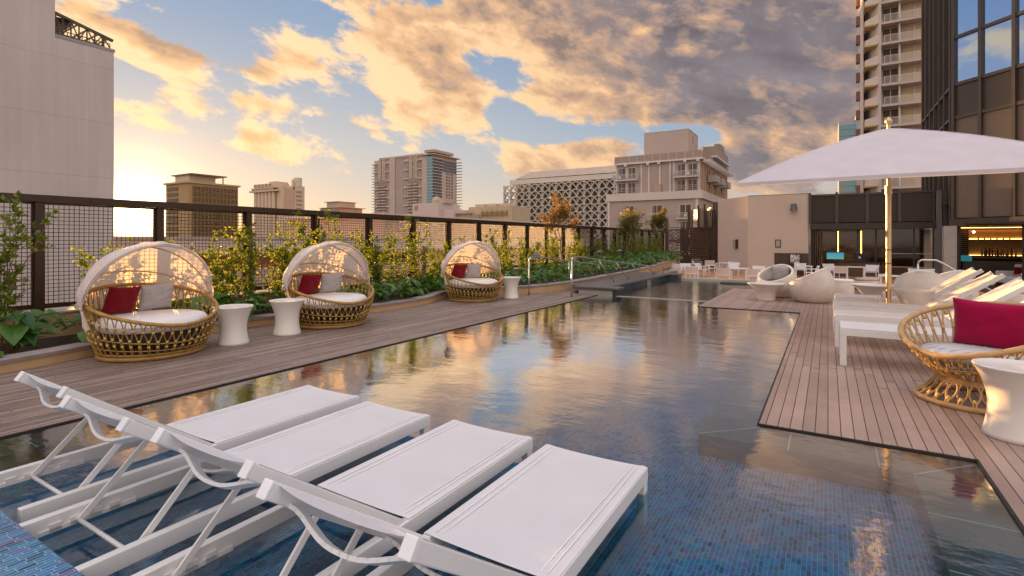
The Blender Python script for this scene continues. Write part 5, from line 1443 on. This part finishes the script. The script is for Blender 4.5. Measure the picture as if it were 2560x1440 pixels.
# beige wall
bw = bld('beige_wall_block', 'plain beige rendered wall block left of the dark glass pavilion', (-3.5,36,TZ), 'wall')
g = MB(); g.extrude_poly([(-4.22,35.0),(-.97,35.0),(-.97,37.2),(-6.38,39.5),(-6.36,37.3)], TZ, 4.2); put(g, 'wall', beige_wall, bw)
g = MB(); g.box(-2.75,-.98,34.955,34.995,TZ,.72); put(g, 'dark_panel', mat('panel_brown', (.065,.042,.03), .6), bw)
g = MB(); g.extrude_poly([(-4.24,34.985),(-.965,34.985),(-.965,35.12),(-4.2,35.12)], 4.202, 4.235); put(g, 'cap_flashing', mat('flashing', (.30,.23,.18), .6), bw)
def walllamp(label, loc):
    r = thing('wall_lamp', label, 'lamp', loc)
    g = MB(); g.lathe([(.19,-.20),(.185,-.19),(.135,.21),(.001,.215)], 24, cy=-.24, capb=True, capt=False); g.build('shade', mat('lamp_slate', (.13,.135,.16), .5, .3), r, smooth=True, angle=40)
    g = MB(); g.box(-.05,.05,-.16,0,-.04,.06); g.build('bracket', dark_metal, r)
walllamp('dark bell-shaped wall lamp high on the beige wall', (-1.72,34.99,3.42))
pf = thing('framed_notice', 'small framed notice on the beige wall', 'sign', (-2.56,34.98,1.28))
g = MB(); g.box(-.15,.15,-.02,0,-.23,.24); g.build('frame', mat('frame_black', (.03,.025,.02), .4), pf)
g = MB(); g.box(-.105,.105,-.028,-.021,-.18,.19); g.build('sheet', mat('sheet_grey', (.34,.33,.31), .6), pf)
pf = thing('wall_sconce', 'flat rectangular sconce on the angled part of the beige wall', 'lamp', (-5.03,35.84,1.26))
pf.rotation_euler = (0,0,math.atan2(-2.3,2.14))
g = MB(); g.box(-.18,.18,-.10,-.002,-.26,.24); g.build('body', mat('sconce_metal', (.30,.27,.22), .5), pf)
g = MB(); g.box(.182,.22,-.16,-.004,-.30,.28); g.build('edge_plate', MATS['frame_black'], pf)
ms = thing('menu_board', 'small printed black and white poster standing against the dark wall panel', 'sign', (-1.66,34.8,.16))
g = MB(); g.box(-.27,.27,-.02,.0,-.06,.52); g.build('frame', MATS['frame_black'], ms)
def m_print():
    m, t = newmat('poster_print'); n = t.noise(t.obj(), 9, 4, .7); return done(t, bsdf(t, t.ramp(n, [(.44, (.10,.09,.10)), (.5, (.42,.39,.42)), (.56, (.72,.69,.72))]), .5))
g = MB(); g.box(-.235,.235,-.026,-.021,-.02,.48); g.build('print', m_print(), ms)
tv = thing('screen', 'tablet-like screen with a blue sea picture on the dining counter', 'screen', (.36,35.6,.55))
g = MB(); g.box(-.46,.46,-.03,.02,-.20,.26); g.build('casing', MATS['frame_black'], tv)
def m_screen():
    m, t = newmat('sea_screen'); x, y, z = t.xyz(t.obj()); n = t.noise(t.obj(), 5, 4)
    c = t.ramp(t.m('ADD', t.m('MULTIPLY', t.m('ADD', z, .2), 1.6), t.m('MULTIPLY', n, .5)), [(.2, (.46,.40,.16)), (.45, (.13,.48,.52)), (.8, (.10,.42,.58)), (1, (.05,.24,.52))])
    e = t.new('ShaderNodeEmission'); t.l.new(c, e.inputs[0]); e.inputs[1].default_value = .75; return done(t, e.outputs[0])
g = MB(); g.box(-.42,.42,-.036,-.031,-.16,.22); g.build('picture', m_screen(), tv)
g = MB(); g.box(-.08,.08,-.02,.02,-.34,-.2); g.build('stand', dark_metal, tv)
ct = thing('service_counter', 'dark wooden service counter inside the pavilion doorway', 'counter', (1,36.2,TZ))
g = MB(); g.box(-.9,1.5,-.35,.3,0,.80); g.build('body', mat('counter_wood', (.11,.065,.035), .6), ct)
g = MB(); g.box(-.95,1.55,-.40,.33,.803,.85); g.build('worktop', dark_metal, ct)
bx = thing('black_box', 'black speaker-like box standing on the service counter', 'box', (1.55,36.1,.25))
g = MB(); g.box(-.30,.30,-.2,.2,0,.46); g.build('casing', MATS['frame_black'], bx, bevel=.01)
g = MB(); g.lathe([(.06,0),(.06,.01)], 16); o_ = g.build('dial', steel, bx); o_.rotation_euler = (PI/2,0,0); o_.location = (0,-.201,.25)
warm = emit('warm_lamp', (1,.50,.11), 20)
for i, (x, y_) in enumerate(((.55,39.2),(1.75,38.6))):
    r = thing('pendant_lamp', ('left of the two slim glowing lamps seen inside the pavilion', 'right of the two slim glowing lamps seen inside the pavilion')[i], 'lamp', (x,y_,2.18))
    g = MB(); g.tube([(0,0,0),(0,0,-.12)], .008, 5); g.build('cord', dark_metal, r)
    g = MB(); g.tube([(0,0,-.12),(0,0,-1.5)], .030, 8); g.build('tube_shade', warm, r, smooth=True)
for i, (x, y_) in enumerate(((.0,38.6),(1.15,38.9),(2.2,38.0))):
    r = thing('armchair', ('pale upholstered armchair inside the pavilion, left one behind the glass', 'pale upholstered armchair inside the pavilion, middle one behind the glass', 'pale upholstered armchair inside the pavilion, right one behind the glass')[i], 'armchair', (x,y_,TZ), .3*i)
    g = MB(); g.lathe([(.40,.0),(.48,.35),(.50,.55),(.42,.62),(.1,.5)], 24); g.build('shell', pillow_pale, r, smooth=True)
    g = MB(); g.grid(lambda u, v: (.5*math.cos(PI*u), .1+.42*math.sin(PI*u), .5+.75*v*math.sin(PI*u)**.5), 16, 6); g.build('back', pillow_pale, r, smooth=True)

# pierced screens and louvred gate
sc_ = bld('pierced_screen', 'dark brown screen wall of pierced wave-pattern panels with a louvred gate', (-8,38.4,TZ), 'screen wall')
rust = mat('screen_brown', (.05,.028,.018), .5, .3, var=.2, vscale=4)
SY = 38.4
def wave_panel(x0, x1, z0, z1, seed):
    """sheet with wavy slots cut through: built as the strips left between the cuts"""
    g = MB(); rg = random.Random(seed); n = 11; ph = rg.uniform(0, 6)
    W = x1-x0; H = z1-z0
    g.box(x0,x0+.07,SY-.02,SY+.02,z0,z1); g.box(x1-.07,x1,SY-.02,SY+.02,z0,z1)
    g.box(x0+.07,x1-.07,SY-.02,SY+.02,z0,z0+.09); g.box(x0+.07,x1-.07,SY-.02,SY+.02,z1-.09,z1)
    def f(u, k): return (k + .5*math.sin(u*5.2+ph+k*.35) + .8*math.sin(u*2.3+ph*1.7) + 1.3*u*(1 if seed % 2 else -1))/n
    for k in range(-3, n+4):
        P = []
        for i in range(15):
            u = i/14; v = f(u, k)
            P.append((u, v))
        for i in range(14):
            (u0, v0), (u1, v1) = P[i], P[i+1]
            th = (.030 + .016*math.sin(u0*9+k*2.1))
            if min(v0, v1) < .02 or max(v0, v1) > .98: continue
            a0 = Vector((x0+.05+u0*(W-.1), SY, z0+v0*H)); a1 = Vector((x0+.05+u1*(W-.1), SY, z0+v1*H))
            g.bar(a0, a1, .03, th*H*1.25, up=Vector((0,0,1)))
        for i in (3+k % 4, 9+k % 3):
            u = i/14; v = f(u, k); v2 = f(u, k+1)
            if v > .02 and v2 < .98: g.bar((x0+.05+u*(W-.1),SY,z0+v*H), (x0+.05+u*(W-.1),SY,z0+v2*H), .03, .05)
    return g
for (x0, x1) in ((-10.0,-9.05),(-7.2,-6.85),(-6.62,-5.95)):
    for k in range(3):
        z1 = 2.28 - k*.88; put(wave_panel(x0, x1, z1-.86, z1, int(x0*10)+k), 'pierced_panel', rust, sc_)
for x in (-10.1,-8.98,-8.62,-7.3,-6.75,-5.85):
    g = MB(); g.box(x-.075,x+.075,SY-.05,SY+.05,TZ,2.36); put(g, 'post', rust, sc_)
g = MB(); g.box(-8.90,-8.70,SY-.03,SY+.03,TZ,2.3); g.box(-6.83,-6.64,SY-.03,SY+.03,TZ,2.3); put(g, 'solid_panel', rust, sc_)
for i in range(21):
    z = TZ+.12 + i*.137; g = MB(); g.bar((-8.54,SY,z),(-7.38,SY,z), .03, .088, up=Vector((0,-.5,1))); put(g, 'louvre', mat('louvre_brown', (.075,.045,.03), .5, .3), sc_)
g = MB(); g.box(-10.1,-5.8,SY-.055,SY+.055,2.362,2.41); put(g, 'top_rail', rust, sc_)
st_ = bld('glazed_stair', 'bronze stair enclosure above the screen with glass panes catching the sun', (-8,40,TZ))
sun_h = Vector((SUN.x, SUN.y, 0)).normalized()
amber = m_glass('amber_glass', (.1,.1,.1), base=(.30,.20,.11), refl=2.2, rough=.05)
YS = 39.6
def pane(x, w_, ang, z0, z1, mt, nm='glass_pane'):
    c, s_ = math.cos(ang), math.sin(ang); g = MB()
    g.bar((x-w_/2*c,YS-w_/2*s_,(z0+z1)/2), (x+w_/2*c,YS+w_/2*s_,(z0+z1)/2), .03, z1-z0); return put(g, nm, mt, st_)
for i, x in enumerate((-8.3,-7.35)):
    # turned so the low sun is thrown back towards the pool deck
    vv = Vector((-x, -YS, 0)).normalized(); nn = (vv + sun_h).normalized(); pane(x, .62, math.atan2(nn.y, nn.x) + PI/2, 2.42, (3.72,3.86)[i], amber)
pane(-7.85, .46, 0, 2.42, 3.8, mat('pane_tan', (.30,.225,.16), .35)); 
for x, h in ((-8.72,3.92),(-8.05,4.02),(-7.62,4.08),(-6.98,4.2),(-6.80,4.22)):
    g = MB(); g.box(x-.06,x+.06,YS-.25,YS-.13,2.42,h); put(g, 'mullion', mat('stair_bronze', (.06,.035,.02), .45, .3), st_)
g = MB(); g.box(-8.8,-6.7,YS+.5,YS+2.5,-.6,3.7); put(g, 'core', mat('stair_core', (.17,.12,.085), .7), st_)
g = MB(); g.box(-6.72,-6.2,YS-.2,YS+1.5,2.0,4.02); put(g, 'side_panel', mat('stair_side', (.075,.05,.035), .6), st_)

# --- dark curtain-wall tower at the right
tw_ = bld('office_tower', 'dark bronze curtain-wall tower at the right edge with mirrored upper windows', (7,32,TZ))
CX, CY = 5.18, 32.4
fd = Vector((.66,-.751,0)).normalized(); fn = Vector((-fd.y*-1, 0, 0))
fn = Vector((fd.y, -fd.x, 0)); 
if fn.dot(Vector((-CX,-CY,0))) < 0: fn = -fn
fram = mat('tower_frame', (.085,.07,.06), .4, .4); span = mat('tower_spandrel', (.062,.045,.036), .35, .1, var=.05); taupe = mat('tower_panel', (.155,.115,.09), .38, .1, var=.05)
def F(s, o, z): p = Vector((CX, CY, 0)) + fd*s + fn*o; return Vector((p.x, p.y, z))
def fbox(g, s0, s1, o0, o1, z0, z1):
    g.add([F(s0,o0,z0),F(s1,o0,z0),F(s1,o1,z0),F(s0,o1,z0),F(s0,o0,z1),F(s1,o0,z1),F(s1,o1,z1),F(s0,o1,z1)], [(0,3,2,1),(4,5,6,7),(0,1,5,4),(1,2,6,5),(2,3,7,6),(3,0,4,7)])
MS = [0, 1.22, 2.60, 3.98, 5.36, 6.74]
ROWS = [(2.55,7.28,'taupe'),(7.42,8.86,'span'),(9.02,11.1,'win'),(11.26,13.35,'win'),(13.5,16.5,'span')]
for i in range(len(MS)-1):
    for (z0, z1, kd) in ROWS:
        g = MB(); fbox(g, MS[i]+.07, MS[i+1]-.07, -.06, -.02, z0, z1); put(g, 'window' if kd == 'win' else 'panel', {'taupe': taupe, 'span': span, 'win': glass_mirror}[kd], tw_)
for s in MS:
    g = MB(); fbox(g, s-.068, s+.068, -.1, .10, 2.5, 17); put(g, 'mullion', fram, tw_)
for z in (7.35,8.94,11.18,13.43):
    g = MB()
    for i in range(len(MS)-1): fbox(g, MS[i]+.07, MS[i+1]-.07, -.1, .06, z-.068, z+.078)
    put(g, 'transom', fram, tw_)
g = MB(); fbox(g, -.1, 7, -.12, .16, 2.16, 2.5); put(g, 'fascia', bz, tw_)
g = MB(); g.extrude_poly([tuple(F(-.1,-.13,0))[:2], tuple(F(7,-.13,0))[:2], (16,34), (16,42.4), (5.32,42.4)], 2.3, 17); put(g, 'core', bz2, tw_)
# ribbed flank running away from the corner
for i in range(7):
    y_ = CY + .2 + i*1.45; g = MB(); g.box(CX-.16,CX-.02,y_-.05,y_+.05,2.2,17); put(g, 'fin', fram, tw_)
    g = MB(); g.box(CX+.0,CX+.10,y_+.06,y_+1.40,2.2,17); put(g, 'flank_panel', span, tw_)
for z in (8.9, 7.35, 3.3):
    g = MB(); g.bar((CX-.09,CY+.3,z),(CX-.09,CY+9.5,z),.09,.10); put(g, 'flank_rail', fram, tw_)
g = MB(); g.box(CX+.02,CX+.3,CY+.3,CY+2.4,TZ,2.2); put(g, 'flank_glass', glass_dark, tw_)
g = MB(); g.box(4.62,5.08,31.15,31.6,TZ,2.15); put(g, 'column', mat('column_grey', (.36,.335,.315), .7), tw_)
# bar under the tower
bar_ = bld('bar_room', 'bar recess under the tower with warm lit back shelf', (8,33,TZ), 'bar')
bd = mat('bar_dark', (.05,.034,.024), .8)
WY = 35.5
g = MB(); g.box(5.3,13,WY+.02,WY+.2,TZ,2.28); g.box(5.3,5.45,33.2,WY,TZ,2.28); g.box(9.2,9.4,31.0,WY,TZ,2.28); g.box(5.3,13,26,WY,TZ-.1,TZ+.012); g.box(5.5,9.2,30,WY,2.2,2.28); put(g, 'shell', bd, bar_)
barwall = mat('bar_backwall', (.50,.27,.10), .6)
g = MB(); g.box(6.25,9.1,WY-.03,WY+.015,.55,2.02); put(g, 'back_panel', barwall, bar_)
for i in range(13):
    g = MB(); g.box(5.62,6.2,WY-.12,WY-.06,.62+.105*i,.665+.105*i); put(g, 'slat', mat('slat_wood', (.30,.17,.07), .5), bar_)
g = MB(); g.box(6.25,9.1,WY-.30,WY-.035,1.50,1.53); put(g, 'shelf', bz2, bar_)
g = MB(); g.box(6.25,9.1,WY-.42,WY-.035,.66,.70); put(g, 'shelf', bz2, bar_)
g = MB(); g.box(6.27,9.0,WY-.08,WY-.04,1.54,1.56); put(g, 'light_strip', emit('strip_light', (1,.55,.16), 11), bar_)
g = MB(); g.box(5.7,9.0,WY-.16,WY-.10,2.12,2.14); put(g, 'light_strip', emit('strip_light_top', (1,.5,.14), 8), bar_)
g = MB(); g.box(6.27,9.0,WY-.10,WY-.06,.705,.72); put(g, 'light_strip', emit('strip_light_low', (1,.6,.2), 7), bar_)
bc = thing('bar_counter', 'dark bar counter in front of the lit bottle shelf', 'counter', (7.2,33.9,TZ))
g = MB(); g.box(-1.5,1.9,-.3,.3,0,1.0); g.build('body', mat('bar_front', (.055,.04,.03), .45), bc)
g = MB(); g.box(-1.55,1.95,-.36,.36,1.003,1.05); g.build('worktop', mat('bar_top', (.09,.06,.035), .3), bc)
pl_ = thing('bar_pendant', 'small glowing bulb pendant over the bar', 'lamp', (6.35,34.9,2.0))
g = MB(); g.lathe([(.005,-.02),(.05,-.06),(.055,-.10),(.03,-.14),(.001,-.15)], 14, capb=False, capt=False); g.build('bulb', emit('bulb_glow', (1,.72,.36), 14), pl_, smooth=True)
g = MB(); g.tube([(0,0,.16),(0,0,-.03)], .006, 5); g.build('cord', dark_metal, pl_)
rb_ = random.Random(3); cols = ((.20,.09,.02),(.42,.22,.04),(.02,.035,.02),(.5,.42,.25),(.10,.02,.015))
bm = [mat('bottle_glass_%s' % n, c, .12, var=.05, spec=.8) for n, c in zip(('amber','gold','green','clear','red'), cols)]
for i in range(16):
    h = rb_.uniform(.26,.42); q = (i*7 + i//5) % 5
    r = thing('bottle', '%s bottle, %s from the left in the %s row of the bar shelf' % (('amber','golden','dark green','clear','dark red')[q], ORD[i % 8], ('back','front')[i // 8]), 'bottle', (6.75+.165*(i % 8)+rb_.uniform(-.03,.03)+.07*(i//8), WY-.16-.15*(i//8), .703), 0, 'bottles on the bar shelf')
    g = MB(); g.lathe([(.036,0),(.042,.02),(.042,h*.58),(.015,h*.76),(.015,h)], 12); g.build('glass', bm[q], r, smooth=True, angle=40)
    g = MB(); g.lathe([(.018,h+.001),(.018,h+.03)], 8); g.build('stopper', dark_metal, r)
for i in range(6):
    r = thing('glass', 'small drinking glass on the upper lit bar shelf, %s from the left' % ORD[i], 'glass', (6.6+.24*i,WY-.2,1.532), 0, 'glasses on the upper bar shelf')
    g = MB(); g.lathe([(.03,0),(.045,.10),(.042,.10),(.027,.01)], 10); g.build('bowl', bm[3], r, smooth=True)
so = thing('sofa', 'white covered sofa with a red cushion inside the bar, near the right edge', 'sofa', (7.35,31.7,TZ), math.radians(-75))
def soft(x0,x1,y0,y1,z0,z1): g = MB(); g.box(x0,x1,y0,y1,z0,z1); return g
soft(-.9,.9,-.45,.45,.12,.46).build('seat', cushion_white, so, bevel=.06); soft(-.9,.9,.22,.50,.46,1.0).build('backrest', cushion_white, so, bevel=.09)
for sx in (-1,1): soft(sx*.9-.1,sx*.9+.1,-.45,.5,.12,.68).build('armrest', cushion_white, so, bevel=.07)
pillow('pillow', 'red pillow on the white sofa inside the bar', pillow_red, (7.35,31.75,.12), .42, .36, .14, (.3,0,.2))
dd_ = bld('folding_door', 'dark framed glass folding door at the right edge of the bar', tuple(F(2.95,0,TZ)), 'door')
g = MB(); fbox(g, 2.86, 2.93, -.5, .0, TZ, 2.15); fbox(g, 2.96, 3.03, -.5, 0, TZ, 2.15); fbox(g, 3.08, 3.15, -.06, .0, TZ, 2.15); put(g, 'frame', bz2, dd_)
g = MB(); fbox(g, 3.16, 5.0, -.05, -.02, TZ, 2.15); put(g, 'glass_pane', glass_dark, dd_)
ts = thing('terrace_screen', 'small teal lit screen beside the grey column', 'screen', (5.62,32.9,.62))
g = MB(); g.box(-.3,.3,-.02,.02,-.14,.14); g.build('panel', emit('teal_screen', (.05,.30,.33), .5), ts)

# ------------------------------------------------------------------ dining furniture
def make_dchair():
    r = thing('dining_chair', 'x', 'chair', (0,0,0), 0, 'white sling dining chairs on the terrace')
    w_ = .29; sh = .40; bh_ = .76
    for sx in (-1,1):
        g = MB(); g.bar((sx*w_,.27,0),(sx*w_,.27,.58), .035,.03); g.build('leg', white_paint, r)
        g = MB(); g.bar((sx*w_,-.27,0),(sx*w_,-.24,.56), .035,.03); g.build('leg', white_paint, r)
        g = MB(); g.bar((sx*w_,.30,.585),(sx*w_,-.30,.585), .045,.022); g.build('armrest', white_paint, r)
    g = MB(); g.box(-.262,.262,-.24,.27,sh-.015,sh+.01); g.build('seat', sling, r)
    g = MB(); g.grid(lambda u, v: ((u-.5)*2*(.245+.04*v), -.215-.13*v-.03*math.sin(PI*u), sh+.03+(bh_-sh-.03)*v), 8, 6); g.grid(lambda u, v: ((u-.5)*2*(.245+.04*v), -.228-.13*v-.03*math.sin(PI*u), sh+.03+(bh_-sh-.03)*(v)), 8, 6); g.build('backrest', sling, r, smooth=True)
    for sx in (-1,1):
        g = MB(); g.bar((sx*.255,-.20,sh-.02),(sx*.295,-.35,bh_+.01), .025,.025); g.build('back_post', white_paint, r)
    return r
DC = [(-8.42,32.3,175,'at the far left of the terrace beside the planter'),(-7.5,29.6,160,'second from the left, near the basin corner'),(-6.93,30.3,185,'at the far side of the left table, facing the pool'),
 (-6.2,31.4,250,'turned sideways right of the left table'),(-5.9,27.4,8,'backing onto the pale ledge at its left part'),(-7.91,38.2,200,'farthest back, in front of the louvred gate'),
 (-6.71,36.4,10,'grey-backed, before the louvred gate right of the farthest one'),(-5.99,33.1,85,'seen from the side left of the middle table'),(-6.1,37.9,185,'against the pierced screen'),
 (-5.2,36.0,10,'before the pierced screen at the angled beige wall'),(-4.77,33.0,180,'behind the middle table'),(-4.6,36.8,215,'in the corner of the beige wall'),(-4.32,27.0,0,'with its back to the pool, middle of the pale ledge'),
 (-3.1,29.3,172,'just left of the round chair with the grey pillow'),(-3.05,27.0,12,'half hidden behind the round chair with the grey pillow'),(-1.36,34.0,182,'under the small poster'),(-.75,31.4,100,'between the poster and the round chairs, side on'),
 (.15,33.9,205,'in front of the sea-picture screen, farther one'),(.55,32.0,5,'in front of the sea-picture screen, nearer one'),(1.95,33.6,165,'in front of the black box'),(1.52,25.4,70,'nearest the parasol pole, side on')]
d0 = make_dchair()
for i, (x, y, a, w_) in enumerate(DC):
    lb = 'white dining chair ' + w_; sc2 = 1.0
    if i == 0: d0.location = (x,y,TZ); d0.rotation_euler = (0,0,math.radians(a)); d0['label'] = lb
    else: dup(d0, (x,y,TZ), math.radians(a), lb)
def make_dtable():
    r = thing('dining_table', 'x', 'table', (0,0,0), 0, 'white square dining tables on the terrace')
    g = MB(); g.box(-.42,.42,-.42,.42,.655,.69); g.build('tabletop', white_paint, r, bevel=.005)
    for sx in (-1,1):
        for sy in (-1,1): g = MB(); g.box(sx*.37-.025,sx*.37+.025,sy*.37-.025,sy*.37+.025,0,.653); g.build('leg', white_paint, r)
    return r
DT = [(-6.33,28.6,'left of the terrace behind the pale ledge'),(-5.35,34.6,'in the middle of the terrace before the beige wall'),(-3.82,28.3,'behind the pale ledge, left of the round chairs'),(-1.13,32.6,'below the small poster'),(1.25,33.0,'in front of the pavilion glass'),(2.15,25.5,'behind the parasol pole'),(-7.75,30.9,'farthest left on the terrace by the planter')]
q0 = make_dtable()
for i, (x, y, w_) in enumerate(DT):
    lb = 'white dining table ' + w_
    if i == 0: q0.location = (x,y,TZ); q0['label'] = lb
    else: dup(q0, (x,y,TZ), 0, lb)
